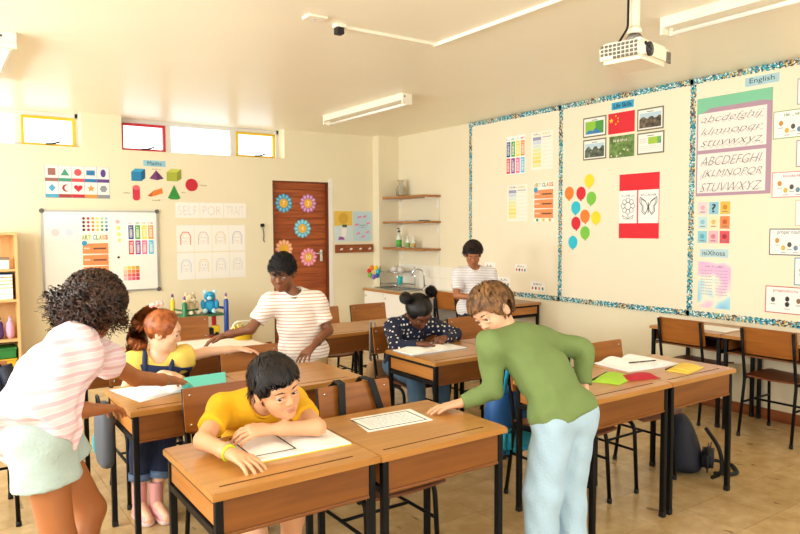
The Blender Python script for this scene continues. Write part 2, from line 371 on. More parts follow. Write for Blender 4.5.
def chair_proto():
    """seat centre at the origin, sitter faces -y, backrest towards +y"""
    r = empty('school_chair'); w = .175
    bm = bmesh.new(); nx, ny = 6, 6; V = {}
    for t_ in (0, 1):
        for i in range(nx+1):
            for j in range(ny+1):
                x = -.185+.37*i/nx; y = -.232+.402*j/ny
                z = .438-.008*math.sin(math.pi*i/nx)*1.2-(.012*((.33-j/ny)/.33)**2 if j/ny < .33 else 0)-.011*(1-t_)
                V[t_, i, j] = bm.verts.new((x, y, z))
    for i in range(nx):
        for j in range(ny):
            bm.faces.new((V[1, i, j], V[1, i+1, j], V[1, i+1, j+1], V[1, i, j+1])); bm.faces.new((V[0, i, j+1], V[0, i+1, j+1], V[0, i+1, j], V[0, i, j]))
    for i in range(nx):
        bm.faces.new((V[0, i, 0], V[0, i+1, 0], V[1, i+1, 0], V[1, i, 0])); bm.faces.new((V[1, i, ny], V[1, i+1, ny], V[0, i+1, ny], V[0, i, ny]))
    for j in range(ny):
        bm.faces.new((V[0, 0, j+1], V[0, 0, j], V[1, 0, j], V[1, 0, j+1])); bm.faces.new((V[1, nx, j+1], V[1, nx, j], V[0, nx, j], V[0, nx, j+1]))
    obj('seat', bm, M_seat, r)
    bm = bmesh.new(); V = {}; nx = 8
    for t_ in (0, 1):
        for i in range(nx+1):
            for k in range(4):
                a = i/nx; x = -.187+.374*a; z = .592+.19*k/3
                y = .175+.03*k/3+.010*math.sin(math.pi*a)+.011*t_
                V[t_, i, k] = bm.verts.new((x, y, z))
    for i in range(nx):
        for k in range(3):
            bm.faces.new((V[0, i, k], V[0, i+1, k], V[0, i+1, k+1], V[0, i, k+1])); bm.faces.new((V[1, i, k+1], V[1, i+1, k+1], V[1, i+1, k], V[1, i, k]))
        bm.faces.new((V[0, i, 3], V[0, i+1, 3], V[1, i+1, 3], V[1, i, 3])); bm.faces.new((V[1, i, 0], V[1, i+1, 0], V[0, i+1, 0], V[0, i, 0]))
    for k in range(3):
        bm.faces.new((V[0, 0, k], V[0, 0, k+1], V[1, 0, k+1], V[1, 0, k])); bm.faces.new((V[1, nx, k], V[1, nx, k+1], V[0, nx, k+1], V[0, nx, k]))
    bmesh.ops.bevel(bm, geom=[e for e in bm.edges if abs(e.verts[0].co.y-e.verts[1].co.y) > .009 and abs(e.verts[0].co.z-e.verts[1].co.z) < .001 and abs(e.verts[0].co.x) > .18], offset=.004, segments=2, affect='EDGES')
    bk = obj('backrest', bm, M_chairw, r)
    for sx in (-1, 1):
        for k in (.03, .16):
            obj('rivet', bl((sx*.16, .176+.03*k/.19, .592+k), (.006, .003, .006), 8, 6), M_chrome, bk)
        x = sx*w
        obj('back_post', tb(arc([(x, .236, .776), (x, .205, .58), (x, .175, .41), (x*1.03, .235, .012)], .05), .011, 8), M_steel, r)
        obj('seat_rail', tb([(x, .175, .415), (x, -.12, .415)], .010, 8), M_steel, r)
        l = obj('front_leg', tb(arc([(x, .10, .40), (x, -.165, .405), (x*1.03, -.19, .012)], .07, 6), .011, 8), M_steel, r)
        obj('foot_cap', tb([(x*1.03, -.19, 0), (x*1.03, -.19, .025)], .0135, 8), M_rub, l)
        obj('side_stretcher', tb([(x*1.01, -.178, .24), (x*1.01, .2, .24)], .008, 6), M_steel, r)
        obj('rear_foot_cap', tb([(x*1.03, .236, 0), (x*1.03, .234, .025)], .0135, 8), M_rub, r)
    obj('cross_bar', tb([(-w, .03, .24), (w, .03, .24)], .008, 6), M_steel, r)
    return r
_dp, _cp = desk_proto(), chair_proto(); _used = {'d': 0, 'c': 0}
def desk(x, y, label, rz=0.):
    o = _dp if not _used['d'] else copy_tree(_dp); _used['d'] = 1
    o.location = (x, y, 0); o.rotation_euler = (0, 0, rz); return tag(o, label, 'desk', 'wooden school desks')
def chair(x, y, label, rz=0.):
    o = _cp if not _used['c'] else copy_tree(_cp); _used['c'] = 1
    o.location = (x, y, 0); o.rotation_euler = (0, 0, rz); return tag(o, label, 'chair', 'wooden school chairs')
R90 = math.pi/2
DESKS = {'A': (.665, 1.955, 'wooden school desk the boy in yellow leans on'), 'B': (1.268, 1.95, 'wooden school desk with a bordered worksheet and a resting hand, right of boy in yellow'),
 'C': (.685, 3.06, 'wooden school desk with white papers in front of red-haired girl'), 'C2': (1.285, 3.06, 'wooden school desk behind the head of the boy in yellow'),
 'F': (.69, 4.28, 'wooden school desk half hidden behind the red-haired girl'), 'F2': (1.29, 4.28, 'wooden school desk with large pale paper, behind the bare chair back'),
 'G': (2.355, 4.40, 'wooden school desk in back row right of striped-shirt boy'), 'G2': (2.958, 4.40, 'wooden school desk behind the girl in polka dots'),
 'H': (2.412, 3.13, 'wooden school desk where girl in polka dots writes'), 'H2': (3.015, 3.13, 'wooden school desk right of the polka-dot girl, partly hidden by green shirt'),
 'I': (2.473, 2.015, 'wooden school desk with lime green paper beside child in green'), 'I2': (3.078, 2.015, 'wooden school desk with open book and yellow striped pouch at aisle')}
for k, (x, y, l) in DESKS.items(): desk(x, y, l)
desk(5.262, 2.715, 'wooden school desk against right wall behind left of two empty chairs', R90)
desk(5.262, 2.11, 'wooden school desk against right wall at the right picture edge', R90)
desk(5.262, 5.0, 'wooden school desk against right wall with bare end by wall border', R90)
desk(5.262, 5.6, 'wooden school desk against right wall behind boy standing at back', R90)
chair(1.085, 2.80, 'wooden chair the boy in yellow sits on')
chair(1.58, 2.45, 'wooden chair with two black bag straps over its back')
chair(1.0, 3.93, 'wooden chair under the red-haired girl')
chair(1.575, 3.66, 'empty wooden chair behind head of boy in yellow', .06)
chair(1.66, 5.24, 'empty wooden chair in front of the toy rack')
chair(2.85, 5.18, 'empty wooden back-row chair nearest the door')
chair(3.36, 5.18, 'empty wooden back-row chair before white sink cupboards')
chair(2.765, 3.87, 'wooden chair under girl in polka dots')
chair(3.49, 3.905, 'empty wooden chair just right of girl in polka dots')
chair(2.79, 2.50, 'wooden chair with blue bag behind child in green')
chair(3.385, 2.50, 'empty wooden chair behind the open book and pouch desk')
chair(4.92, 3.025, 'empty wooden chair at right wall, left one of the pair', R90)
chair(4.92, 2.36, 'empty wooden chair at right wall nearest the picture edge', R90)
chair(4.86, 5.83, 'wooden chair beside sink counter, behind standing boy at back', R90)
# ------------------------------------------------------------------ wall things
def card(name, label, cat, F, u0, v0, u1, v1, col=None, group=None, d=.0005, th=.002, m=None, tilt=0.):
    """a flat sheet on a wall as a thing of its own: Empty at its lower middle, sheet as first part"""
    r = tag(empty(name, F.p((u0+u1)/2, v0, 0)), label, cat, group)
    put(r, 'sheet', F.rect(u0, v0, u1, v1, d, d+th), m or (M_paper if col is None else M(col)))
    r['d'] = d+th
    return r
def put(r, name, bm, m, par=None, smooth=False):
    bmesh.ops.translate(bm, verts=bm.verts, vec=-r.location); bmesh.ops.recalc_face_normals(bm, faces=bm.faces)
    return obj(name, bm, m, par or r, smooth)
def letter(r, F, txt, u0, v0, u1, v1, col='#2b2b30', d=None, par=None, **k):
    G = Frame(F.o-r.location, F.u, F.v)
    return G.text(txt, u0, v0, u1, v1, (r['d'] if d is None else d)+.0006, M(col), par or r, **k)
def scrib(r, F, u0, v0, u1, v1, col, d=None, par=None, m=None):
    """print too small to read: a row of letter-like strokes"""
    bm = bmesh.new(); D = (r['d'] if d is None else d); u = u0; h = v1-v0
    while u < u1-.001:
        w = min(RNG.uniform(.35, .75)*h, u1-u); t = h*.16
        k = RNG.randint(4)
        if k != 1: F.rect(u, v0, u+min(t, w), v1 if k else v0+h*.7, D+.0002, D+.0008, bm)
        if k != 0: F.rect(u, v0+(h*.42 if k > 1 else 0), u+w, v0+(h*.42 if k > 1 else 0)+t, D+.0002, D+.0008, bm)
        if k == 0 or k == 3: F.rect(u+max(w-t, 0), v0, u+w, v0+h*.7, D+.0002, D+.0008, bm)
        u += w+h*(.18 if RNG.rand() > .18 else .5)
    return put(r, 'small_print', bm, M(col), par)
def rows(r, F, u0, v0, u1, v1, n, col, w=.004, gap=.8, jag=True, name='text_lines'):
    bm = bmesh.new(); d = r['d']
    for k in range(n):
        v = v1-(v1-v0)*(k+.5)/n; u = u0
        while u < u1-.006:
            L = RNG.uniform(.012, .035) if jag else (u1-u0); e = min(u+L, u1); F.rect(u, v-w/2, e, v+w/2, d, d+.0008, bm); u = e+(.006 if jag else 1)
    return put(r, name, bm, M(col))

# ---- notice boards and their borders on the right wall
YS = [6.13, 4.74, 3.30, 1.86, .5]; ZB0, ZB1 = .76, 2.695
bl_ = ['cream notice board with price-list sheets, nearest the sink', 'cream notice board with flag, balloons and red poster', 'cream notice board with cursive alphabet chart', 'cream notice board at the right picture edge']
for k in range(3):
    r = tag(empty('notice_board', WR.p(-(YS[k]+YS[k+1])/2, ZB0)), bl_[k], 'notice board', 'notice boards on the right wall')
    put(r, 'board', WR.rect(-YS[k]+.002, ZB0, -YS[k+1]-.002, ZB1, 0, .008), mat('pinboard', '#f1e6cc', .85, bump=.05, bscale=220))
def trim_build(nt, tc):
    v = mapping(nt, tc, (1, 1, 1)); vo = nt.nodes.new('ShaderNodeTexVoronoi'); vo.inputs['Scale'].default_value = 95; nt.links.new(v, vo.inputs['Vector'])
    sep = nt.nodes.new('ShaderNodeSeparateColor'); nt.links.new(vo.outputs['Color'], sep.inputs[0])
    c1 = ramp(nt, sep.outputs[0], [(0, '#2f9fb6'), (.28, '#7fd0d8'), (.45, '#16202c'), (.62, '#1f8298'), (.8, '#e2c65a'), (.88, '#f2efe6')], 'CONSTANT')
    n = nt.nodes.new('ShaderNodeTexNoise'); n.inputs['Scale'].default_value = 5; nt.links.new(v, n.inputs['Vector'])
    c2 = ramp(nt, sep.outputs[1], [(0, '#1d2733'), (.25, '#8c5f3a'), (.45, '#e6c24a'), (.6, '#4f93a4'), (.8, '#d9e4df')], 'CONSTANT')
    mx = nt.nodes.new('ShaderNodeMix'); mx.data_type = 'RGBA'; f = ramp(nt, n.outputs['Fac'], [(.5, '#000000'), (.56, '#ffffff')])
    nt.links.new(f, mx.inputs[0]); nt.links.new(c1, mx.inputs[6]); nt.links.new(c2, mx.inputs[7]); return mx.outputs[2]
M_trim = ramp_mat('border_pattern', trim_build, .7)
def scallop(a, b, horizontal, c, label):
    pts_t, pts_b = [], []; n = int(abs(b-a)/.011)
    for i in range(n+1):
        t = a+(b-a)*i/n; w = .019+.008*abs(math.sin(math.pi*i/4)); pts_t.append((t, c+w)); pts_b.append((t, c-w))
    bm = bmesh.new(); mid = ((a+b)/2, c) if horizontal else (c, a); r = tag(empty('border_trim', WR.p(*mid)), label, 'border trim', 'patterned scalloped borders')
    for i in range(n):
        q = [pts_b[i], pts_b[i+1], pts_t[i+1], pts_t[i]]
        if not horizontal: q = [(v, u) for u, v in q]
        WR.prism(q, .009, .011, bm)
    put(r, 'strip', bm, M_trim)
for k in range(3):
    nm = ['the left board by the sink', 'the middle board with balloons', 'the right board with cursive chart'][k]
    scallop(-YS[k]-.03, -YS[k+1]+.0, True, ZB1-.004, 'blue patterned scalloped border along the top of '+nm)
    scallop(-YS[k]-.03, -YS[k+1]+.0, True, .758, 'blue patterned scalloped border along the bottom of '+nm)
    scallop(.785, ZB1-.03, False, -YS[k], 'blue patterned scalloped upright border at left edge of '+nm)

D0 = .0085
RAIN = ['#1e3f8a', '#4aa63a', '#f0dc3c', '#f09a3a', '#e23a44', '#8c3f96', '#ee6aa0', '#52c0e6']
def rainbow(name, label, F, u0, v0, u1, v1, d):
    r = card(name, label, 'poster', F, u0, v0, u1, v1, '#fbfaf6', d=d); w = (u1-u0)/4; h = (v1-v0); D = r['d']
    for k, c in enumerate(RAIN):
        i, j = k % 4, k//4; a = u0+w*i+.008; b = u0+w*(i+1)-.008; t = v1-h*(.14+.44*j); e = t-h*.40
        s = put(r, 'colour_column', F.rect(a, e, b, t, D, D+.001), M(c)); scrib(r, F, (a+b)/2-.016, t-.035, (a+b)/2+.016, t-.012, '#ffffff', d=D+.001)
        bm = bmesh.new()
        for q in range(7): vv = t-.05-q*(t-e-.06)/7; F.rect(a+.012, vv-.004, b-.012, vv+.004, D+.001, D+.0016, bm)
        put(r, 'sums', bm, M('#f3f0ea'))
    for i, (tx, c) in enumerate((('MUL', '#1e3f8a'), ('TI', '#4aa63a'), ('PLI', '#e8a020'), ('ES', '#d03030'))): scrib(r, F, u0+w*i+.008, v1-h*.10, u0+w*(i+1)-.008, v1-h*.045, c)
    return r
rainbow('times_table_poster', 'rainbow column number poster on the notice board nearest the sink', WR, -5.53, 2.07, -5.24, 2.48, D0)
def pricelist(label, u0, v0, u1, v1):
    r = card('colour_chart', label, 'poster', WR, u0, v0, u1, v1, '#f6f1e2', 'pale colour charts', d=D0); D = r['d']; h = v1-v0; w = u1-u0
    scrib(r, WR, u0+w*.12, v1-h*.09, u0+w*.46, v1-h*.03, '#9b94a8'); scrib(r, WR, u0+w*.54, v1-h*.09, u0+w*.88, v1-h*.03, '#d7c36a')
    cols = ['#9aa0c0', '#cfd8e6', '#d8e6dd', '#e3e6b0', '#ece398', '#efe07e', '#f0da74', '#efe3a0']
    for k, c in enumerate(cols):
        v = v1-h*(.14+.1*k); put(r, 'band', WR.rect(u0+w*.08, v-h*.085, u0+w*.46, v, D, D+.0008), M(c)); put(r, 'rule', WR.rect(u0+w*.52, v-h*.085, u0+w*.95, v-h*.078, D, D+.0008), M('#d8cfae'))
    put(r, 'heading_bar', WR.rect(u0+w*.52, v1-h*.17, u0+w*.93, v1-h*.145, D, D+.0008), M('#b7adb8'))
pricelist('pale yellow banded chart right of the rainbow poster', -5.15, 2.09, -4.845, 2.485)
pricelist('pale yellow banded chart below the rainbow poster', -5.51, 1.556, -5.205, 1.95)
def artclass(label, F, u0, v0, u1, v1, d):
    r = card('art_class_poster', label, 'poster', F, u0, v0, u1, v1, '#f6f0e2', 'art class posters', d=d); D = r['d']; w, h = u1-u0, v1-v0
    for k, (ch, c) in enumerate(zip('ARTCLASS', ['#e09a2c', '#4aa63a', '#e6c33a', '#38a5c9', '#58b050', '#e0762c', '#e6a52c', '#cf3a3a'])):
        a = u0+w*(.04+.108*k+(.06 if k > 2 else 0)); letter(r, F, ch, a, v1-h*.13, a+w*.095, v1-h*.03, c, weight=.03)
    for k in range(3):
        b = v1-h*(.2+.24*k); put(r, 'orange_band', F.prism([(u0+w*.05, b-h*.215), (u0+w*.96, b-h*.225), (u0+w*.95, b), (u0+w*.06, b-h*.01)], D, D+.001), M('#f0935a'))
        put(r, 'text_bar', F.rect(u0+w*.42, b-h*.13, u0+w*.88, b-h*.095, D+.001, D+.0016), M('#7a4a38'))
        put(r, 'caption_bar', F.rect(u0+w*.1, b-h*.12, u0+w*.3, b-h*.09, D+.001, D+.0016), M('#f7d9c2'))
    put(r, 'blue_splash', F.disc(u0+w*.12, v1-h*.2, w*.1, D, D+.0014, 9), M('#3aa0cc'))
    for k, c in enumerate(['#4aa63a', '#e6c33a', '#e6a52c']): put(r, 'colour_dab', F.disc(u0+w*(.2+.3*k), v0+h*.05, w*.06, D, D+.0014, 7), M(c))
artclass('orange art class poster on the notice board nearest the sink', WR, -5.115, 1.544, -4.822, 1.965, D0)
# life skills
r = card('title_card', 'blue title card reading Life Skills above the flag', 'sign', WR, -4.124, 2.572, -3.883, 2.64, '#35a7cf', 'subject title cards', d=D0); letter(r, WR, 'Life Skills', -4.10, 2.586, -3.905, 2.628, '#123a52', weight=.02)
def photo_build(sky, land, dark):
    def f(nt, tc):
        n = nt.nodes.new('ShaderNodeTexNoise'); n.inputs['Scale'].default_value = 26; n.inputs['Detail'].default_value = 6; nt.links.new(tc.outputs['Object'], n.inputs['Vector'])
        c = ramp(nt, n.outputs['Fac'], [(.35, dark), (.55, land), (.72, sky)])
        return c
    return f
def framed(label, u0, v0, u1, v1, kind):
    r = card('picture_card', label, 'picture', WR, u0, v0, u1, v1, '#6e6a4c', 'life skills pictures', d=D0, th=.002); D = r['d']; b = .012
    put(r, 'mount', WR.rect(u0+b, v0+b, u1-b, v1-b, D, D+.0008), M('#efeee6')); D += .0008; b = .03; w, h = u1-u0, v1-v0
    if kind == 'map':
        put(r, 'map_land', WR.rect(u0+b, v0+b, u1-b, v1-.042, D, D+.0006), M('#8fc23c'))
        put(r, 'map_land', WR.rect(u0+w*.55, v0+b, u1-b, v1-.042, D+.0006, D+.001), M('#4d9a46'))
        put(r, 'map_sea', WR.prism([(u0+b, v0+b), (u1-b-.02, v0+b), (u0+w*.55, v0+h*.45), (u0+w*.45, v0+h*.3), (u0+w*.25, v0+h*.35)], D+.001, D+.0014), M('#3b7fb8'))
    elif kind == 'form':
        put(r, 'map_land', WR.rect(u0+w*.42, v0+h*.45, u1-w*.25, v1-.045, D, D+.0006), M('#a4c843')); put(r, 'map_land', WR.rect(u1-w*.25, v0+h*.45, u1-b, v1-.045, D, D+.0006), M('#6fae5c'))
        put(r, 'map_sea', WR.rect(u1-w*.16, v0+h*.45, u1-b, v0+h*.58, D+.0006, D+.001), M('#3b7fb8')); r['d'] = D; rows(r, WR, u0+b, v0+.03, u1-b, v0+h*.4, 3, '#c9cbc2', .004); rows(r, WR, u0+b, v0+h*.5, u0+w*.38, v1-.05, 3, '#d9a8a8', .004)
    else:
        put(r, 'photo_sky', WR.rect(u0+b*.8, v0+h*.55, u1-b*.8, v1-.042, D, D+.0006), M('#bcd3df'))
        pts = [(u0+b*.8, v0+b*.8), (u1-b*.8, v0+b*.8)]+[(u1-b*.8-(w-1.6*b)*k/10, v0+h*(.58+.1*math.sin(k*1.7+w)*(.6 if kind == 'city' else 1))) for k in range(11)]
        put(r, 'photo_land', WR.prism(pts, D+.0006, D+.001), ramp_mat('photo_'+kind, photo_build('#8d7a66', '#6a5a48', '#2c2622') if kind == 'city' else photo_build('#8f9a8c', '#5e6a55', '#38402f'), .6))
    put(r, 'caption_bar', WR.rect(u0+w*.38, v1-.034, u0+w*.62, v1-.028, D, D+.0006), M('#77766c'))
framed('framed map picture left of the red flag', -4.457, 2.352, -4.183, 2.542, 'map')
framed('framed city photograph right of the red flag', -3.843, 2.343, -3.575, 2.538, 'city')
framed('framed mountain photograph below the map picture', -4.454, 2.135, -4.18, 2.331, 'hill')
framed('framed sheet with small map below the city photograph', -3.84, 2.134, -3.566, 2.326, 'form')
r = card('flag_poster', 'red flag with yellow stars under the blue title card', 'flag', WR, -4.16, 2.352, -3.87, 2.542, '#dd2430', d=D0)
def star(F, u, v, R, rot=0, d0=0, d1=.001, bm=None): return F.prism([(u+(R if k % 2 == 0 else R*.4)*math.sin(rot+math.pi*k/5), v+(R if k % 2 == 0 else R*.4)*math.cos(rot+math.pi*k/5)) for k in range(10)], d0, d1, bm)
put(r, 'large_star', star(WR, -4.125, 2.475, .026, 0, r['d'], r['d']+.001), M('#f5d321'))
for u, v, a in ((-4.075, 2.515, .5), (-4.05, 2.492, .2), (-4.05, 2.462, 0), (-4.075, 2.44, .5)): put(r, 'small_star', star(WR, u, v, .011, a, r['d'], r['d']+.001), M('#f5d321'))
r = card('wildlife_card', 'green nature card with white lettering below the red flag', 'picture', WR, -4.145, 2.131, -3.871, 2.329, d=D0, m=ramp_mat('meadow', photo_build('#8aa862', '#6f9048', '#4c6a34'), .7))
scrib(r, WR, -4.10, 2.275, -3.91, 2.302, '#f0e0d4')
for u, v in ((-4.12, 2.15), (-4.06, 2.145), (-4.02, 2.165), (-3.98, 2.2), (-3.94, 2.19)): put(r, 'flower_dot', WR.disc(u, v, .008, r['d'], r['d']+.001, 8), M('#ecd9c6'))
# paper balloons
for col, nm, y, z, at in [('#efdb2e', 'yellow', 4.376, 1.939, 'topmost of the balloons'), ('#f2812e', 'orange', 4.625, 1.83, 'top left of the balloons'), ('#dc2233', 'red', 4.476, 1.823, 'between orange and green near the top'), ('#7cc540', 'green', 4.35, 1.769, 'below the topmost yellow one'), ('#27c0d8', 'turquoise', 4.54, 1.683, 'left in the middle of the balloons'),
                          ('#f2812e', 'orange', 4.425, 1.597, 'centre of the balloons'), ('#efdb2e', 'yellow', 4.293, 1.58, 'rightmost of the balloons'), ('#dc2233', 'red', 4.537, 1.53, 'left lower of the balloons'), ('#7cc540', 'green', 4.423, 1.436, 'lowest but one of the balloons'), ('#27c0d8', 'turquoise', 4.573, 1.341, 'lowest of the balloons')]:
    r = tag(empty('paper_balloon', WR.p(-y, z-.06)), '%s paper balloon, %s' % (nm, at), 'paper balloon', 'paper balloons on the middle notice board'); a = RNG.uniform(-.12, .12)
    pts = []
    for k in range(22):
        t = 2*math.pi*k/22; pts.append((.058*math.sin(t), .062*math.cos(t)+(.0 if math.cos(t) > 0 else -.006*math.cos(t)**2)))
    rot = lambda u, v: (-y+u*math.cos(a)-v*math.sin(a), z+u*math.sin(a)+v*math.cos(a))
    put(r, 'balloon', WR.prism([rot(*p_) for p_ in pts], D0, D0+.002), M(col)); put(r, 'knot', WR.prism([rot(0, -.056), rot(.012, -.078), rot(-.012, -.078)], D0, D0+.002), M(col))
# red poster with two sheets
r = card('red_poster', 'red poster holding a flower and a butterfly drawing', 'poster', WR, -4.025, 1.385, -3.605, 1.97, '#e0202e', d=D0); D = r['d']
for u0, u1, kind in ((-4.024, -3.832, 'flower'), (-3.818, -3.609, 'butterfly')):
    s = put(r, kind+'_drawing', WR.rect(u0, 1.522, u1, 1.82, D, D+.0015), M_paper); D2 = D+.0015; cu_, cv = (u0+u1)/2, 1.665; bm = bmesh.new()
    if kind == 'flower':
        ring = [(cu_+.032*math.cos(t*.3142), cv+.015+.034*math.sin(t*.3142)) for t in range(21)]; WR.line(ring, .004, D2, D2+.0006, bm)
        for k in range(8):
            a = k*math.pi/4; px, py = cu_+.052*math.cos(a), cv+.015+.052*math.sin(a); WR.line([(px+.022*math.cos(t*.5236), py+.022*math.sin(t*.5236)) for t in range(13)], .0035, D2, D2+.0006, bm)
        WR.line([(cu_, cv-.06), (cu_+.005, cv-.10)], .004, D2, D2+.0006, bm); WR.line([(cu_, cv-.10), (cu_-.06, cv-.07), (cu_-.045, cv-.10), (cu_, cv-.105), (cu_+.05, cv-.10), (cu_+.06, cv-.07), (cu_, cv-.10)], .0035, D2, D2+.0006, bm)
    else:
        for s_ in (-1, 1):
            for rr in (1, .82): WR.line([(cu_+s_*x*rr, cv+.005+v*rr) for x, v in ((.004, 0), (.03, .05), (.085, .085), (.088, .04), (.06, .0), (.065, -.045), (.035, -.072), (.01, -.03), (.004, 0))], .006 if rr == 1 else .0035, D2, D2+.0006, bm)
        WR.line([(cu_, cv+.04), (cu_, cv-.05)], .008, D2, D2+.0006, bm)
    put(r, 'drawn_lines', bm, M_ink, s); scrib(r, WR, u0+.03, 1.765, u1-.03, 1.785, '#77757a', d=D2, par=s)
    for c in list(s.children): pass
# english column
r = card('title_card', 'pale blue title card reading English', 'sign', WR, -2.865, 2.572, -2.607, 2.64, '#a9cdd6', 'subject title cards', d=D0); letter(r, WR, 'English', -2.83, 2.582, -2.64, 2.63, '#2a3c42')
r = tag(empty('cursive_chart', WR.p(-2.96, 1.74)), 'mauve and green chart of cursive alphabet letters', 'poster'); r['d'] = D0
put(r, 'backing', WR.rect(-3.262, 1.74, -2.65, 2.54, D0, D0+.002), M('#b491a4'))
put(r, 'green_header', WR.prism([(-3.262, 2.41), (-3.2, 2.42), (-3.15, 2.45), (-2.72, 2.455), (-2.65, 2.44), (-2.65, 2.54), (-3.262, 2.54)], D0+.002, D0+.0032), M('#7fc6a0'))
for v0, v1, up, txt in ((2.115, 2.415, 0, ['abcdefghij', 'klmnopqr', 'stuvwxyz']), (1.765, 2.085, 1, ['ABCDEFGHI', 'JKLMNOPQR', 'STUVWXYZ'])):
    s = put(r, 'lower_case_sheet' if not up else 'capital_sheet', WR.rect(-3.25, v0, -2.69, v1, D0+.002, D0+.0028), M('#f1e8e0'))
    for k, t in enumerate(txt):
        vb = v1-(v1-v0)*(k+.8)/3; letter(r, WR, t, -3.225, vb-.012, -2.715, vb+.058, '#6d6468', d=D0+.0028, par=s, shear=.45, weight=-.018, space=1.0, name='cursive_letters')
        put(r, 'joining_stroke', WR.line([(-3.225+.51*q/40, vb+.006+.012*math.sin(q*1.57)) for q in range(41)], .0022, D0+.0028, D0+.0032), M('#8d8488'), s)
cc = ['#f3d3d8', '#8fc7d8', '#efb94a', '#bfe0e2', '#efe2b8', '#ef8a4c', '#8ecbd8', '#f0b6bd', '#dd5060']
for k, c in enumerate(cc):
    i, j = k % 3, k//3; u = -3.236+i*.096; v = 1.69-j*.118
    nm = [['pale pink', 'blue question mark', 'amber'], ['light blue', 'cream', 'orange'], ['sky blue', 'rose pink', 'red']][j][i]
    r = card('phonics_card', 'small %s card below the cursive chart' % nm, 'card', WR, u, v-.1, u+.08, v, c, 'small cards below the cursive chart', d=D0)
    if k == 1: letter(r, WR, '?', u+.022, v-.085, u+.058, v-.015, '#28404c', weight=.02)
    else:
        put(r, 'picture', WR.disc(u+.04, v-.045, .02, r['d'], r['d']+.0008, 12), M(['#e8a8b4', '', '#c98a1e', '#8fc0cc', '#d9b870', '#c65a2a', '#5aa6bd', '#d77a8a', '#a82a3c'][k])); put(r, 'caption_bar', WR.rect(u+.018, v-.085, u+.062, v-.077, r['d'], r['d']+.0008), M('#8b7d78'))
r = card('title_card', 'pale blue title card reading isiXhosa', 'sign', WR, -3.215, 1.238, -2.969, 1.306, '#b9d6dc', 'subject title cards', d=D0); letter(r, WR, 'isiXhosa', -3.19, 1.253, -2.995, 1.293, '#2a3c42')
def grad_build(nt, tc):
    n = nt.nodes.new('ShaderNodeTexNoise'); n.inputs['Scale'].default_value = 4.5; n.inputs['Detail'].default_value = 1; nt.links.new(tc.outputs['Object'], n.inputs['Vector'])
    return ramp(nt, n.outputs['Fac'], [(.35, '#e9b9dc'), (.47, '#f2ecd6'), (.56, '#a9dcea'), (.68, '#7fc4ea')])
r = card('word_list_poster', 'pastel pink and blue word list under the isiXhosa card', 'poster', WR, -3.225, .82, -2.945, 1.2, d=D0, m=ramp_mat('pastel_print', grad_build, .6)); scrib(r, WR, -3.16, 1.155, -3.01, 1.170, '#85808a'); rows(r, WR, -3.2, .92, -3.1, 1.14, 9, '#a79fb0', .0045); rows(r, WR, -3.07, .92, -2.97, 1.14, 9, '#a79fb0', .0045)
# bordered word cards at the right edge
def wordcard(label, u0, v0, u1, v1, bc, title, tc_, pics, grp='bordered word cards'):
    r = card('word_card', label, 'card', WR, u0, v0, u1, v1, bc, grp, d=D0); D = r['d']; put(r, 'face', WR.rect(u0+.007, v0+.007, u1-.007, v1-.007, D, D+.0006), M_paper); D += .0006; w, h = u1-u0, v1-v0
    (letter(r, WR, title, u0+w*.2, v1-h*.24, u0+w*.8, v1-h*.1, tc_, d=D) if title.startswith('pr') else scrib(r, WR, u0+w*.28, v1-h*.22, u0+w*.72, v1-h*.11, tc_, d=D)); r['d'] = D
    for k, (du, dv, c) in enumerate(pics): put(r, 'picture', WR.disc(u0+w*du, v0+h*dv, .016, D, D+.0008, 9, ry=.02), M(c)); put(r, 'caption_bar', WR.rect(u0+w*du-.018, v0+h*dv-.037, u0+w*du+.018, v0+h*dv-.032, D, D+.0008), M('#9a948e'))
P4 = [(.2, .55, '#c98a3a'), (.5, .4, '#55504c'), (.8, .55, '#b0503a'), (.35, .28, '#d9b04a'), (.65, .28, '#6a8aa0')]
wordcard('green bordered word card right of the cursive chart', -2.642, 2.143, -2.352, 2.35, '#8fae72', 'verbs', '#5c8a4a', P4)
wordcard('pink bordered word card beside the capital letters', -2.64, 1.704, -2.35, 1.896, '#d78a98', 'nouns', '#d77a8a', P4)
wordcard('black bordered proper nouns card at right edge', -2.648, 1.272, -2.35, 1.472, '#3c3a38', 'proper nouns', '#5a5652', P4)
wordcard('red bordered prepositions card lowest at right edge', -2.667, .832, -2.37, 1.037, '#c05a58', 'prepositions', '#c05a58', [(.2, .5, '#4a4a4c'), (.55, .55, '#2c2c2e'), (.55, .35, '#2c2c2e'), (.82, .5, '#8a6a4a')])
wordcard('mauve bordered card highest at the right picture edge', -2.475, 2.378, -2.2, 2.567, '#a99aa8', 'words', '#7d6f7c', P4)
wordcard('violet bordered card between green and pink word cards', -2.47, 1.925, -2.2, 2.12, '#a9829a', 'words', '#7d6f7c', P4)
wordcard('cream bordered card between pink and black word cards', -2.465, 1.491, -2.2, 1.683, '#cfc0a4', 'words', '#7d6f7c', P4)
wordcard('blue bordered card above the red prepositions card', -2.46, 1.053, -2.2, 1.258, '#4f93b4', 'words', '#4f93b4', P4)
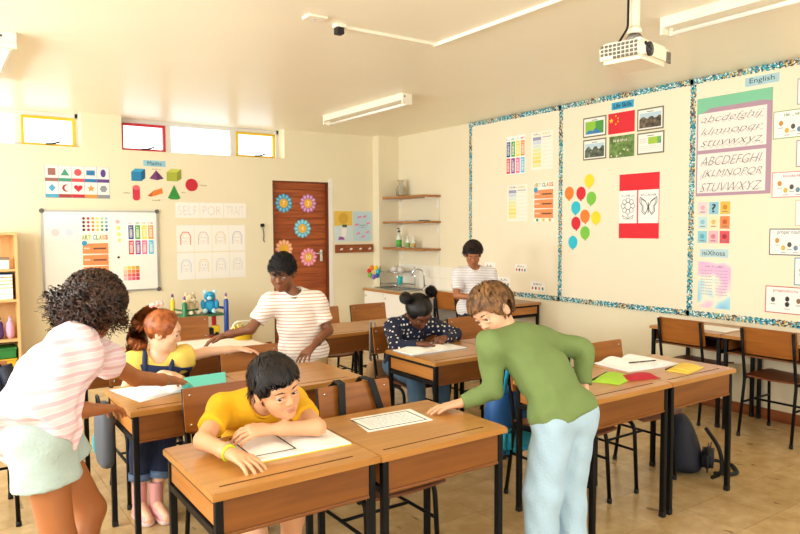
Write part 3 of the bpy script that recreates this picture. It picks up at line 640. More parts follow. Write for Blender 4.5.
for lab, u0, v0, u1, v1 in (('small white picture card left of standing boy at back', -5.88, .96, -5.70, 1.088), ('small white picture card highest right of standing boy', -5.385, 1.0, -5.205, 1.09), ('small white picture card lowest above blue border', -5.66, .82, -5.46, .936), ('small white picture card rightmost of four above border', -5.15, .812, -4.94, .916)):
    r = card('word_strip', lab, 'card', WR, u0, v0, u1, v1, '#f7f3ea', 'small picture cards above the border', d=D0); w, h = u1-u0, v1-v0; scrib(r, WR, u0+w*.22, v1-h*.36, u0+w*.76, v1-h*.16, '#3a3a44')
    for k, c in enumerate(['#c8505a', '#3c3c46', '#d77a5a', '#4a7a8c']): put(r, 'picture', WR.disc(u0+w*(.15+.23*k), v0+h*.3, .012, r['d'], r['d']+.0008, 8, ry=.018), M(c))

# ---- back wall
WBB = Frame((-.024, YB, -.012), (1, 0, 0), (0, 0, 1))
# white board
r = tag(empty('whiteboard', WBB.p(1.54, .825)), 'white magnetic board with aluminium frame and class sheets', 'whiteboard'); r['d'] = .016
put(r, 'surface', WBB.rect(.97, .84, 2.1, 1.69, .002, .016), mat('whiteboard_enamel', '#f1efe8', .25)); bm = bmesh.new()
for a in ((.955, .825, 2.115, .843), (.955, 1.687, 2.115, 1.705), (.955, .843, .973, 1.687), (2.097, .843, 2.115, 1.687)): WBB.rect(*a, .001, .022, bm)
put(r, 'frame', bm, mat('aluminium', '#a9a6a0', .35, .8))
for u, v in ((.962, .832), (2.108, .832), (.962, 1.698), (2.108, 1.698)): put(r, 'corner_cap', WBB.disc(u, v, .024, .002, .025, 12), M('#5c5a58'))
put(r, 'pen_tray', WBB.rect(1.3, .806, 1.75, .825, 0, .06), mat('aluminium', '#a9a6a0', .35, .8))
MD = .0165
r = card('magnet_sheet', 'white sheet with two faint pastel hearts on whiteboard', 'sheet', WBB, 1.0, 1.37, 1.29, 1.58, '#f3efec', d=MD)
for u, c in ((1.08, '#f2cdd2'), (1.21, '#cfd9ee')): put(r, 'drawing', WBB.disc(u, 1.475, .04, r['d'], r['d']+.0006, 12), M(c))
r = card('colour_dot_chart', 'sheet with grid of coloured paint dots on whiteboard', 'sheet', WBB, 1.33, 1.47, 1.60, 1.64, '#f6f3ec', d=MD)
hues = ['#6b2038', '#c8324a', '#f09a4a', '#f0d870', '#a8d0a0', '#88c8e0']; hues2 = ['#3a1830', '#a02a5a', '#d86a2c', '#e8c040', '#4aa060', '#2a68a8']
for i in range(6):
    for j in range(4):
        a, b = srgb(hues[i]), srgb(hues2[i]); t = j/3; put(r, 'paint_dot', WBB.disc(1.352+.045*i, 1.62-.04*j, .015, r['d'], r['d']+.0008, 10), M(tuple(a[q]*(1-t)+b[q]*t for q in range(3))))
artclass('orange art class poster on the whiteboard', WBB, 1.32, .95, 1.60, 1.46, MD)
rainbow('times_table_poster', 'rainbow column number poster on the whiteboard', WBB, 1.79, 1.22, 2.07, 1.60, MD)
for i, (u, v, c, nm) in enumerate(((1.69, 1.585, '#f0b4bc', 'pink'), (1.695, 1.52, '#f2e07a', 'yellow'), (1.70, 1.45, '#dbe47a', 'lime'), (1.705, 1.385, '#f3e49a', 'pale yellow'))):
    r = tag(empty('sticker', WBB.p(u, v)), '%s round sticker in column on whiteboard' % nm, 'sticker', 'stickers on the whiteboard'); put(r, 'face', WBB.disc(u, v, .022, MD, MD+.0015, 14), M(c))
r = tag(empty('magnet', WBB.p(1.69, 1.2)), 'small black round magnet on the whiteboard', 'magnet'); put(r, 'disc', WBB.disc(1.69, 1.2, .012, MD, MD+.008, 12), M_rub)
r = card('warm_colour_chart', 'sheet of yellow to red colour squares low on whiteboard', 'sheet', WBB, 1.72, .93, 1.92, 1.12, '#f6f1ea', d=MD)
for i in range(4):
    for j in range(4):
        c = ['#f4e0a8', '#f0d060', '#e8b83a', '#c8a040', '#f4c8a0', '#f0a060', '#e88040', '#d86030', '#f2b0a8', '#ec7070', '#e05058', '#d03848', '#f0c0c8', '#e88098', '#dc5878', '#c83860'][j*4+i]
        put(r, 'colour_square', WBB.rect(1.737+.043*i, 1.064-.04*j, 1.775+.043*i, 1.10-.04*j, r['d'], r['d']+.0008), M(c))
# shapes chart
r = tag(empty('shapes_chart', WB.p(1.29, 1.82)), 'chart of ten flat shapes above the whiteboard', 'poster'); r['d'] = .002
put(r, 'backing', WB.rect(.98, 1.82, 1.60, 2.155, 0, .002), M('#9a8d94'))
sh = [('#9a6a60', 'sq'), ('#3f9a82', 'tri'), ('#d8505a', 'disc'), ('#2878b0', 'rect'), ('#5c3f8a', 'oval'), ('#4aa6cc', 'dia'), ('#a83a34', 'moon'), ('#c8283c', 'heart'), ('#e0963a', 'star'), ('#8c9096', 'hex')]
for k, (c, s) in enumerate(sh):
    i, j = k % 5, k//5; u0, v0 = .984+.1235*i, 1.99-.165*j; cu_, cv = u0+.06, v0+.098
    put(r, 'square_card', WB.rect(u0, v0+.002, u0+.119, v0+.163, .002, .003), M('#f3e9e6')); put(r, 'name_bar', WB.rect(u0, v0+.002, u0+.119, v0+.035, .003, .0036), M(c)); a, b = .003, .0042
    if s == 'sq': bm = WB.rect(cu_-.036, cv-.036, cu_+.036, cv+.036, a, b)
    elif s == 'tri': bm = WB.prism([(cu_-.042, cv-.036), (cu_+.042, cv-.036), (cu_, cv+.036)], a, b)
    elif s == 'disc': bm = WB.disc(cu_, cv, .036, a, b)
    elif s == 'rect': bm = WB.rect(cu_-.042, cv-.026, cu_+.042, cv+.026, a, b)
    elif s == 'oval': bm = WB.disc(cu_, cv, .026, a, b, ry=.042)
    elif s == 'dia': bm = WB.prism([(cu_-.034, cv), (cu_, cv-.04), (cu_+.034, cv), (cu_, cv+.04)], a, b)
    elif s == 'star': bm = star(WB, cu_, cv, .042, 0, a, b)
    elif s == 'hex': bm = WB.disc(cu_, cv, .038, a, b, 6)
    elif s == 'heart': bm = WB.prism([(cu_+.042*math.sin(t)**3, cv+.002+(.034*math.cos(t)-.013*math.cos(2*t)-.005*math.cos(3*t)-.002*math.cos(4*t))) for t in [2*math.pi*q/24 for q in range(24)]], a, b)
    else: bm = WB.prism([(cu_+.008+.038*math.cos(t), cv+.038*math.sin(t)) for t in [.9+q*(2*math.pi-1.8)/14 for q in range(15)]]+[(cu_+.022+.030*math.cos(t), cv+.030*math.sin(t)) for t in [2*math.pi-1.2-q*(2*math.pi-2.4)/14 for q in range(15)]], a, b)
    put(r, 'shape', bm, M(c))
r = card('title_card', 'pale blue title card reading Maths', 'sign', WB, 1.955, 2.186, 2.195, 2.252, '#92c4d6', 'subject title cards'); letter(r, WB, 'Maths', 2.0, 2.2, 2.15, 2.24, '#1e3a48')
def solid(name, label, faces, cap=None):
    r = tag(empty(name, WB.p(*faces[0][0][0])), label, 'cut-out', 'cut-out solid shapes under the maths card')
    for k, (pts, c) in enumerate(faces): put(r, 'face' if k == 0 else 'shaded_face', WB.prism(pts, .001+.0006*k, .003+.0006*k), M(c))
    if cap: r['d'] = .001; scrib(r, WB, *cap[1:], '#6a5f58')
solid('cube_cutout', 'blue paper cube cut-out under Maths card', [([(1.825, 2.02), (1.93, 2.02), (1.93, 2.12), (1.825, 2.12)], '#1f7fb0'), ([(1.93, 2.02), (1.972, 2.055), (1.972, 2.155), (1.93, 2.12)], '#125a86'), ([(1.825, 2.12), (1.93, 2.12), (1.972, 2.155), (1.867, 2.155)], '#3aa0cc')])
solid('pyramid_cutout', 'purple paper pyramid cut-out', [([(2.016, 2.05), (2.10, 2.035), (2.09, 2.145)], '#7a3f78'), ([(2.10, 2.035), (2.171, 2.055), (2.09, 2.145)], '#5a2a5c')], ('pyramid', 2.05, 2.15, 2.15, 2.163))
solid('prism_cutout', 'lime paper cuboid cut-out', [([(2.205, 2.03), (2.32, 2.03), (2.32, 2.13), (2.205, 2.13)], '#a8b03a'), ([(2.32, 2.03), (2.368, 2.062), (2.368, 2.168), (2.32, 2.13)], '#8a922c'), ([(2.205, 2.13), (2.32, 2.13), (2.368, 2.168), (2.253, 2.168)], '#c4cc58')])
N = 20
solid('sphere_cutout', 'red paper ball cut-out right of the solids', [([(2.485+.072*math.cos(2*math.pi*k/N), 1.994+.072*math.sin(2*math.pi*k/N)) for k in range(N)], '#c42234')], ('sphere', 2.58, 1.985, 2.66, 2.0))
solid('cylinder_cutout', 'red paper cylinder cut-out', [([(1.873+.038*math.cos(math.pi*k/10), 1.945+.03*math.sin(math.pi*k/10)) for k in range(11)]+[(1.873-.038*math.cos(math.pi*k/10), 1.835-.03*math.sin(math.pi*k/10)) for k in range(11)], '#cc3044'), ([(1.873+.038*math.cos(2*math.pi*k/N), 1.947+.026*math.sin(2*math.pi*k/N)) for k in range(N)], '#e06070')], ('cylinder', 1.74, 1.88, 1.82, 1.895))
solid('wedge_cutout', 'orange paper wedge cut-out', [([(1.99, 1.86), (2.03, 1.85), (2.06, 1.92)], '#c05a1e'), ([(2.03, 1.85), (2.155, 1.89), (2.15, 1.95), (2.06, 1.92)], '#e07a2c')], ('prism', 2.04, 1.805, 2.13, 1.82))
solid('cone_cutout', 'green paper cone cut-out', [([(2.212, 1.84), (2.25, 1.825), (2.32, 1.825), (2.355, 1.84), (2.285, 1.987)], '#2f8f3c')], ('cone', 2.37, 1.90, 2.42, 1.915))
# self portraits
for k, tx in enumerate(['SEL', 'F POR', 'TRAIT']):
    u0 = 2.295+.283*k; r = card('letter_sheet', ['white sheet lettered SEL, first of the portrait title', 'white sheet lettered POR, middle of the portrait title', 'white sheet lettered TRAIT, last of the portrait title'][k], 'sheet', WB, u0, 1.618, u0+.275, 1.793, '#f3f0ea', 'portrait title sheets'); letter(r, WB, ['SELF', 'POR', 'TRAIT'][k], u0+.03, 1.65, u0+.245, 1.755, ['#dcc6d0', '#e0c4c4', '#d6d0c4'][k], weight=-.025)
hairc = ['#e08a6a', '#c9a0a8', '#d8c070', '#9aa4d0', '#a8c8e0', '#e8cc80', '#c8c8e0', '#d8d8d8']
for k in range(8):
    i, j = k % 4, k//4; u0 = 2.30+.206*i; v0 = 1.228-.318*j; cu_ = u0+.1; nm = ['orange-haired', 'mauve-haired', 'blonde', 'violet-haired', 'blue-hatted', 'yellow-faced', 'lilac', 'grey pencil'][k]
    r = card('portrait_drawing', 'child drawing of %s face on white paper' % nm, 'drawing', WB, u0, v0, u0+.2, v0+.305, '#f4f1ea', 'self portrait drawings'); D = r['d']; cv = v0+.15
    put(r, 'drawn_hair', WB.line([(cu_-.055, cv-.07), (cu_-.058, cv+.03), (cu_-.03, cv+.075), (cu_+.03, cv+.075), (cu_+.058, cv+.03), (cu_+.055, cv-.07)], .012 if k == 0 else .006, D, D+.0006), M(hairc[k]))
    put(r, 'drawn_face', WB.line([(cu_+.045*math.cos(t*.3927), cv+.058*math.sin(t*.3927)) for t in range(17)], .003, D, D+.0006), M('#cfc4bc'))
    bm = bmesh.new(); WB.disc(cu_-.017, cv+.01, .005, D, D+.0006, 8, bm); WB.disc(cu_+.017, cv+.01, .005, D, D+.0006, 8, bm); put(r, 'drawn_eyes', bm, M('#8a86a0' if k != 7 else '#33333a')); put(r, 'drawn_mouth', WB.line([(cu_-.016, cv-.025), (cu_, cv-.032), (cu_+.016, cv-.025)], .004, D, D+.0006), M('#d88a90'))
# key hook by the door
r = tag(empty('door_bell_cord', WB.p(3.345, 1.33)), 'black hook with small hanging chain left of door', 'hook'); put(r, 'knob', WB.disc(3.338, 1.53, .022, 0, .03, 12), M_rub)
bm = bmesh.new(); tube(bm, [WB.p(3.338, 1.51, .02), WB.p(3.352, 1.45, .015), WB.p(3.356, 1.4, .012), WB.p(3.35, 1.345, .012), WB.p(3.365, 1.325, .012)], .005, 6); put(r, 'chain', bm, M('#4a4540'))
# flowers on the door
FD = Frame((0, YB+.058, 0), (1, 0, 0), (0, 0, 1))
for u, v, pc, pc2, num, nm in ((3.655, 1.806, '#3f9fd0', '#8fd0ea', '7', 'deep blue'), (3.995, 1.808, '#c07ab8', '#e6b8dc', '3', 'mauve'), (3.911, 1.487, '#5cbfe0', '#a6e0f0', '4', 'sky blue'), (3.651, 1.232, '#efa678', '#f6ccae', '', 'peach'), (3.993, 1.118, '#ea86a6', '#f6bccc', '10', 'pink')):
    r = tag(empty('paper_flower', FD.p(u, v-.12)), ('%s paper flower on the door with number %s' % (nm, num)) if num else 'peach paper flower low on the left of the door', 'paper flower', 'numbered paper flowers on the door')
    for k in range(12):
        a = 2*math.pi*k/12; ca, sa = math.cos(a), math.sin(a)
        pts = [(.05, -.017), (.085, -.026), (.112, -.02), (.122, 0), (.112, .02), (.085, .026), (.05, .017)]
        put(r, 'petal', FD.prism([(u+x*ca-y*sa, v+x*sa+y*ca) for x, y in pts], .003+(k % 2)*.0012, .005+(k % 2)*.0012), M(pc)); put(r, 'petal_tip', FD.prism([(u+x*ca-y*sa, v+x*sa+y*ca) for x, y in ((.07, -.01), (.10, -.012), (.108, 0), (.10, .012), (.07, .01))], .006, .0068), M(pc2))
    put(r, 'centre', FD.disc(u, v, .058, .004, .0085, 20), M('#efb634')); r['d'] = .0085; w = .016*len(num); num and letter(r, FD, num, u-w, v-.028, u+w, v+.028, '#fff2c8', weight=.02)
# posters and coat rail right of the door
r = card('tree_poster', 'yellow poster with a small figure, nearest the door', 'poster', WB, 4.347, 1.308, 4.615, 1.713, '#cfdfe4', 'posters above the coat rail'); D = r['d']
put(r, 'yellow_panel', WB.rect(4.347, 1.52, 4.615, 1.713, D, D+.0006), M('#e2bd50')); put(r, 'tree_crown', WB.disc(4.48, 1.615, .075, D+.0006, D+.0012, 11), M('#d0a53a')); put(r, 'figure_body', WB.prism([(4.45, 1.36), (4.52, 1.38), (4.535, 1.49), (4.46, 1.5)], D+.0006, D+.0014), M('#f2eeea')); put(r, 'figure_cap', WB.rect(4.465, 1.5, 4.535, 1.535, D+.0012, D+.002), M('#3c5c50')); put(r, 'figure_shoes', WB.prism([(4.40, 1.335), (4.50, 1.335), (4.48, 1.37), (4.42, 1.38)], D+.0006, D+.0014), M('#a05aa0'))
r = card('butterfly_poster', 'pale blue poster ringed with pink butterflies', 'poster', WB, 4.63, 1.31, 4.93, 1.709, '#bcd6e2', 'posters above the coat rail'); D = r['d']
for k in range(7):
    a = 2*math.pi*k/7+.3; u, v = 4.78+.095*math.cos(a), 1.51+.14*math.sin(a); bm = bmesh.new(); WB.disc(u-.014, v, .016, D, D+.0008, 8, bm); WB.disc(u+.014, v+.006, .016, D, D+.0008, 8, bm); put(r, 'butterfly', bm, M('#e08ab0'))
scrib(r, WB, 4.71, 1.517, 4.85, 1.534, '#5a7088'); scrib(r, WB, 4.72, 1.49, 4.84, 1.505, '#5a7088')
r = tag(empty('coat_rail', WB.p(4.64, 1.163)), 'brown wooden coat rail with white pegs', 'coat rail'); put(r, 'board', WB.rect(4.352, 1.163, 4.934, 1.27, 0, .018), wood('rail_wood', '#7c3c1a', '#9a5226', .5, 'x'))
for k in range(4): put(r, 'peg', tb([WB.p(4.43+.145*k, 1.205, .018), WB.p(4.43+.145*k, 1.215, .06)], .012, 10), M('#e9e2d4'))
# ------------------------------------------------------------------ ceiling things
def fluoro(x, y0, y1, label):
    r = tag(empty('fluorescent_light', (x, (y0+y1)/2, ZC)), label, 'ceiling light', 'fluorescent ceiling lights'); L = (y1-y0)/2; mb = mat('fitting_enamel', '#f1ead6', .4)
    obj('body', bx(-.055, .055, -L, L, -.062, 0, bev=.006), mb, r)
    for s in (-1, 1):
        e = obj('end_cap', bx(-.055, .055, s*L-.02 if s > 0 else -L, s*L if s > 0 else -L+.02, -.1, -.062, bev=.004), mb, r)
        obj('holder', bx(.0, .035, s*(L-.035)-.012, s*(L-.035)+.012, -.105, -.06, bev=.003), M('#e6dfcc'), e)
        obj('screw', tb([(-.03, s*L, -.03), (-.03, s*(L+.003), -.03)], .008, 8), M('#4a4640'), e)
    obj('tube', tb([(.018, -L+.03, -.088), (.018, L-.03, -.088)], .014, 10), mat('tube_glass', '#fbf6ea', .2), r)
fluoro(3.62, 5.10, 6.62, 'white fluorescent light fitting nearest the corner shelves')
fluoro(3.62, .95, 2.46, 'white fluorescent light fitting right of the projector')
fluoro(.43, 4.87, 6.38, 'white fluorescent light fitting at top left of picture')
r = tag(empty('ceiling_blank_plate', (1.878, 3.567, ZC)), 'small square white blank plate on the ceiling', 'plate'); obj('plate', bx(-.06, .06, -.05, .05, -.014, 0, bev=.004), M('#f0e8d6'), r); obj('screw', tb([(0, 0, -.014), (0, 0, -.016)], .006, 8), M('#b8b0a0'), r)
r = tag(empty('cable_socket', (2.07, 3.617, ZC)), 'black ceiling socket at the end of cable trunking', 'socket'); obj('base', bx(-.035, .035, -.03, .03, -.02, 0, bev=.004), M('#efe6d2'), r); obj('plug', bx(-.028, .02, -.025, .025, -.06, -.02, bev=.006), M_rub, r)
r = tag(empty('cable_trunking', (2.815, 3.69, ZC)), 'thin white cable trunking with a bend on ceiling', 'trunking'); mt = M('#f4ecd9')
obj('short_run', pydata('short_run', [(-.72+a, -.075+b, c) for a, b in ((0, -.012), (.73, .06), (.73, .085), (0, .012)) for c in (-.018, 0)], [(0, 2, 3, 1), (2, 4, 5, 3), (4, 6, 7, 5), (6, 0, 1, 7), (0, 6, 4, 2), (1, 3, 5, 7)]).data, mt, r) if False else obj('short_run', bx(-.72, .012, -.075, -.051, -.018, 0), mt, r)
obj('long_run', bx(-.012, .012, -2.2, -.051, -.02, 0), mt, r); obj('corner_cover', bx(-.018, .018, -.082, -.045, -.022, 0, bev=.003), mt, r)
# projector on its pole
r = tag(empty('projector', (2.93, 2.165, ZC)), 'white ceiling projector with grille and lens on pole', 'projector'); mp = mat('projector_plastic', '#efe6d0', .4); r.rotation_euler = (0, 0, math.radians(10)); zt = -.32; hh = .098; w, dd = .15, .12
obj('ceiling_plate', lt([(.07, -.012), (.07, 0)], 20), mp, r); obj('pole', lt([(.026, -.255), (.026, -.012)], 18), mp, r); obj('collar', lt([(.034, -.262), (.036, -.245), (.028, -.225)], 18), mp, r)
obj('swivel', lt([(.03, -.30), (.042, -.285), (.03, -.262)], 16), mat('grey_metal', '#8a857c', .4, .6), r)
bm = bmesh.new()
for a in range(4): tube(bm, [(0, 0, -.285), ((.12 if a % 2 else -.12), (.09 if a > 1 else -.09), zt-.002)], .008, 6)
obj('bracket_arm', bm, mp, r)
bm = bmesh.new(); box(bm, -w, w, -dd, dd, zt-hh, zt)
for v in bm.verts:
    if v.co.z < zt-.05: v.co.x *= .97; v.co.y *= .97
bmesh.ops.bevel(bm, geom=list(bm.edges), offset=.02, segments=3, affect='EDGES'); b = obj('body', bm, mp, r)
bm = bmesh.new()   # grille on the side turned to the door (-x) 
for i in range(9):
    for j in range(4):
        if j == 0 and i < 3: continue
        box(bm, -w-.003, -w+.004, .10-.022*i-.013, .10-.022*i, zt-.082+.019*j, zt-.082+.019*j+.013)
obj('grille', bm, M('#6d675c'), b)
obj('lens_ring', tb([(-.085, -dd+.005, zt-.05), (-.085, -dd-.006, zt-.05)], .034, 18), M('#2a2826'), b); obj('lens', bl((-.085, -dd-.004, zt-.05), (.024, .008, .024)), mat('lens_glass', '#151a20', .05), b)
obj('sensor', tb([(-.125, -dd+.003, zt-.03), (-.125, -dd-.004, zt-.03)], .009, 10), M_rub, b)
bm = bmesh.new()
for k in range(4): box(bm, .105+.012*k, .111+.012*k, -dd-.003, -dd+.004, zt-.085, zt-.03)
obj('side_vent', bm, M('#7a746a'), b)
obj('cable', tb(arc([(-.045, .01, -.0), (-.05, .01, -.24), (-.075, .02, -.275), (-.1, .03, zt+.005)], .04), .006, 6), M_rub, r)

# ------------------------------------------------------------------ shelves, sink counter and what stands there
GLASSM = bpy.data.materials.new('clear_glass'); GLASSM.use_nodes = True; _b = GLASSM.node_tree.nodes['Principled BSDF']; _b.inputs['Transmission Weight'].default_value = 1; _b.inputs['Roughness'].default_value = .03; _b.inputs['IOR'].default_value = 1.08; _b.inputs['Specular IOR Level'].default_value = .8
for z, nm in ((1.885, 'highest, with a glass jar'), (1.56, 'middle one, with flat books'), (1.215, 'lowest, with soap bottles')):
    r = tag(empty('wall_shelf', (XR, 7.17, z)), 'brown wooden corner shelf, '+nm, 'shelf', 'wooden shelves above the sink'); obj('board', bx(-.27, 0, -.46, .465, -.013, .013, bev=.003), M_shelf, r)
    for y in (-.40, .40): b = obj('bracket', bx(-.2, -.004, y-.008, y+.008, -.028, -.013), M_white, r); obj('bracket_upright', bx(-.012, -.0, y-.008, y+.008, -.15, -.013), M_white, b)
r = tag(empty('shelf_upright', (XR-.004, 6.735, 1.02)), 'thin white metal upright at the shelf ends', 'upright'); obj('rail', bx(-.004, .004, -.008, .008, 0, .88), M('#ddd6c6'), r)
r = tag(empty('glass_jar', (5.14, 7.40, 1.898)), 'clear glass vase on the highest shelf', 'jar'); obj('jar_body', lt([(.05, 0), (.062, .02), (.062, .1), (.035, .17), (.035, .2), (.05, .22), (.046, .22), (.031, .2), (.031, .17), (.057, .1), (.057, .02), (.001, .008)], 18), GLASSM, r)
for k, (y, c, nm) in enumerate(((7.0, '#3f6a78', 'slate blue'), (7.28, '#8a8c88', 'grey'))): r = tag(empty('flat_book', (5.13, y, 1.573+.0)), 'thin %s book lying on the middle shelf' % nm, 'book', 'flat books on the middle shelf'); obj('cover', bx(-.09, .09, -.13, .13, 0, .012, bev=.002), M(c), r); obj('pages', bx(-.091, .085, -.126, .126, .003, .009), M_paper, r)
def bottle(x, y, z, label, liquid, h=.16, rr=.03, pump=True, name='soap_bottle'):
    r = tag(empty(name, (x, y, z)), label, 'bottle', 'bottles on the lowest shelf'); obj('bottle_body', lt([(rr*.9, 0), (rr, .01), (rr, h*.7), (rr*.45, h*.88), (rr*.4, h)], 16), mat('bottle_clear', '#dfe8d8', .15), r); obj('liquid', lt([(rr*1.02, .008), (rr*1.03, h*.5)], 16), M(liquid, .2), r)
    if pump: c = obj('pump', lt([(rr*.5, h), (rr*.5, h+.02), (.005, h+.022), (.005, h+.06)], 12), M('#3a3a3c'), r); obj('nozzle', tb([(0, 0, h+.055), (-.035, 0, h+.05)], .006, 8), M('#3a3a3c'), c)
    else: obj('cap', lt([(rr*.5, h), (rr*.5, h+.025), (.001, h+.027)], 12), M('#e8e2d2'), r)
bottle(5.12, 7.42, 1.229, 'clear pump bottle of green soap on lowest shelf', '#3fae3a', .2, .036)
bottle(5.12, 7.22, 1.229, 'small jar with green contents on lowest shelf', '#7fae4a', .13, .03, False)
bottle(5.14, 7.12, 1.229, 'small jar with amber contents on lowest shelf', '#c9a65a', .12, .03, False)
# counter
CX0, CY0, CY1, CZ = 4.68, 6.22, 7.63, .70; cw = (CY1-CY0)/3
for k in range(3):
    y0 = CY1-(k+1)*cw; lab = ['white sink cupboard nearest the door', 'white sink cupboard in the middle under basin', 'white sink cupboard at its near end'][k]
    r = tag(empty('base_cupboard', (XR, y0+cw/2, 0)), lab, 'cupboard', 'white cupboards under the sink'); h_ = cw/2-.001; dx = CX0-XR+.02
    obj('carcass', bx(dx+.02, -.005, -h_, h_, .06, CZ-.03), M_white, r); obj('plinth', bx(dx+.06, -.01, -h_, h_, 0, .06), M('#8d877c'), r)
    d_ = obj('door', bx(dx, dx+.018, -h_+.004, h_-.004, .07, CZ-.036, bev=.003), mat('cupboard_white', '#f3eee2', .35), r); obj('knob', bl((dx-.012, h_-.05, CZ-.1), .012, 10, 8), M('#cfc8b8'), d_)
r = tag(empty('sink_worktop', (XR, (CY0+CY1)/2, CZ-.03)), 'pale worktop with steel sink along right wall', 'worktop'); hl = (CY1-CY0)/2; sx0, sx1, sy0, sy1 = -.46, -.12, -.10, .33; bm = bmesh.new(); x0 = CX0-XR
for a in ((x0, sx0, -hl, hl), (sx1, -.003, -hl, hl), (sx0, sx1, -hl, sy0), (sx0, sx1, sy1, hl)): box(bm, a[0], a[1], a[2], a[3], 0, .03)
obj('top', bm, mat('worktop_laminate', '#d9c9a8', .3, var=.1, vscale=40), r); obj('front_edge', bx(x0-.006, x0, -hl, hl, -.002, .03, bev=.002), wood('edge_wood', '#a8703c', '#bf8850', .4, 'y'), r)
st = mat('stainless', '#b9bbba', .25, 1.); bm = bmesh.new(); box(bm, sx0, sx1, sy0, sy1, -.12, -.118)
for a in ((sx0, sx0+.003, sy0, sy1), (sx1-.003, sx1, sy0, sy1), (sx0, sx1, sy0, sy0+.003), (sx0, sx1, sy1-.003, sy1)): box(bm, *a, -.12, .032)
s_ = obj('basin', bm, st, r); bm = bmesh.new(); box(bm, sx0-.02, sx1+.02, sy1, sy1+.36, .03, .034); box(bm, sx0-.02, sx1+.02, sy0-.02, sy0, .03, .034); box(bm, sx0-.02, sx0, sy0, sy1, .03, .034); box(bm, sx1, sx1+.02, sy0, sy1, .03, .034); obj('drainer', bm, st, r)
bm = bmesh.new()
for k in range(9): box(bm, sx0+.02, sx1-.02, sy1+.03+.036*k, sy1+.042+.036*k, .034, .038)
obj('drainer_rib', bm, st, r)
r = tag(empty('splashback', (XR, 6.9, CZ)), 'white tiled splashback behind the sink', 'splashback'); k = 0
tm = bpy.data.meshes.new('splash_tile'); bm = bx(-.008, 0, .001, .149, .001, .148, bev=.002); bm.to_mesh(tm); bm.free(); tm.materials.append(mat('splash_tile', '#f4eee0', .2))
for i in range(10):
    for j in range(2): o = bpy.data.objects.new('wall_tile', tm); C.objects.link(o); o.parent = r; o.location = (0, -.77+.15*i, .002+j*.15)
r = tag(empty('sink_tap', (5.12, 6.86, CZ)), 'chrome swan-neck tap over the sink', 'tap'); obj('base', lt([(.026, 0), (.026, .015), (.014, .03), (.012, .05)], 14), M_chrome, r); obj('spout', tb(arc([(0, 0, .04), (0, .01, .24), (-.06, .06, .27), (-.11, .10, .24), (-.115, .105, .18)], .08, 6), .010, 10), M_chrome, r); obj('lever', tb([(0, -.02, .05), (0, -.07, .08)], .007, 8), M_chrome, r)
r = tag(empty('dish_rack', (5.05, 7.36, CZ+.009)), 'two-tier chrome wire dish rack by the sink', 'dish rack'); bm = bmesh.new()
for z in (.04, .2):
    tube(bm, [(-.14, -.2, z), (.14, -.2, z), (.14, .2, z), (-.14, .2, z), (-.14, -.2, z)], .005, 6)
obj('tier_frame', bm, M_chrome, r); bm = bmesh.new()
for k in range(9):
    for z in (.04, .2): tube(bm, [(-.14, -.18+.045*k, z), (.14, -.18+.045*k, z)], .003, 5)
tag(obj('wire_grid', bm, M_chrome, r), kind='stuff')
for sx in (-1, 1):
    for sy in (-1, 1): obj('rack_leg', tb([(sx*.14, sy*.2, 0), (sx*.14, sy*.2, .27)], .005, 6), M_chrome, r)
r = tag(empty('turquoise_cup', (4.99, 7.22, CZ+.048)), 'turquoise plastic cup in the dish rack', 'cup'); obj('cup_body', lt([(.032, 0), (.042, .11), (.038, .11), (.029, .006), (.001, .006)], 18), M('#2ab5b8', .3), r)
for k, (y, z, rr) in enumerate(((7.30, .21, .055), (7.44, .21, .06))): r = tag(empty('clear_bowl', (5.06, y, CZ+.21)), ['upturned clear bowl on rack nearer the tap', 'upturned clear bowl on rack nearer the corner'][k], 'bowl', 'bowls on the dish rack'); obj('bowl_body', lt([(rr, 0), (rr*.95, .03), (rr*.6, .065), (.001, .07)], 18), M('#ddd6d0', .2), r)
# rainbow pinwheel pot on the counter end
r = tag(empty('rainbow_pinwheel', (4.80, 7.56, CZ)), 'rainbow pinwheel flower standing at the counter end', 'pinwheel'); obj('stem', tb([(0, 0, 0), (0, 0, .17)], .005, 8), M('#e8e2d2'), r); obj('foot', lt([(.04, 0), (.04, .012), (.006, .02)], 14), M('#e8e2d2'), r); G = Frame((0, -.012, .205), (.82, -.57, 0), (0, 0, 1))
for k, c in enumerate(['#f0862c', '#f2d430', '#2cb6c0', '#2a6cc0', '#9a6cc0', '#7cc23c', '#e03a3c']):
    a = math.pi/2+.4-2*math.pi*k/7; obj('petal', bl(G.p(.062*math.cos(a), .062*math.sin(a)), (.036, .018, .036), 12, 8), M(c, .4), r)
obj('hub', bl(G.p(0, 0, .014), .016, 10, 8), M('#f2d430'), r)
r = tag(empty('terracotta_pot', (5.0, 6.05, .70)), 'terracotta pot on the desk by the counter', 'pot'); obj('pot_body', lt([(.045, 0), (.065, .1), (.072, .1), (.074, .13), (.062, .13), (.058, .1), (.001, .09)], 18), mat('terracotta', '#b5643c', .8), r); obj('soil', lt([(.06, .112), (.001, .116)], 16), M('#4a3424'), r)

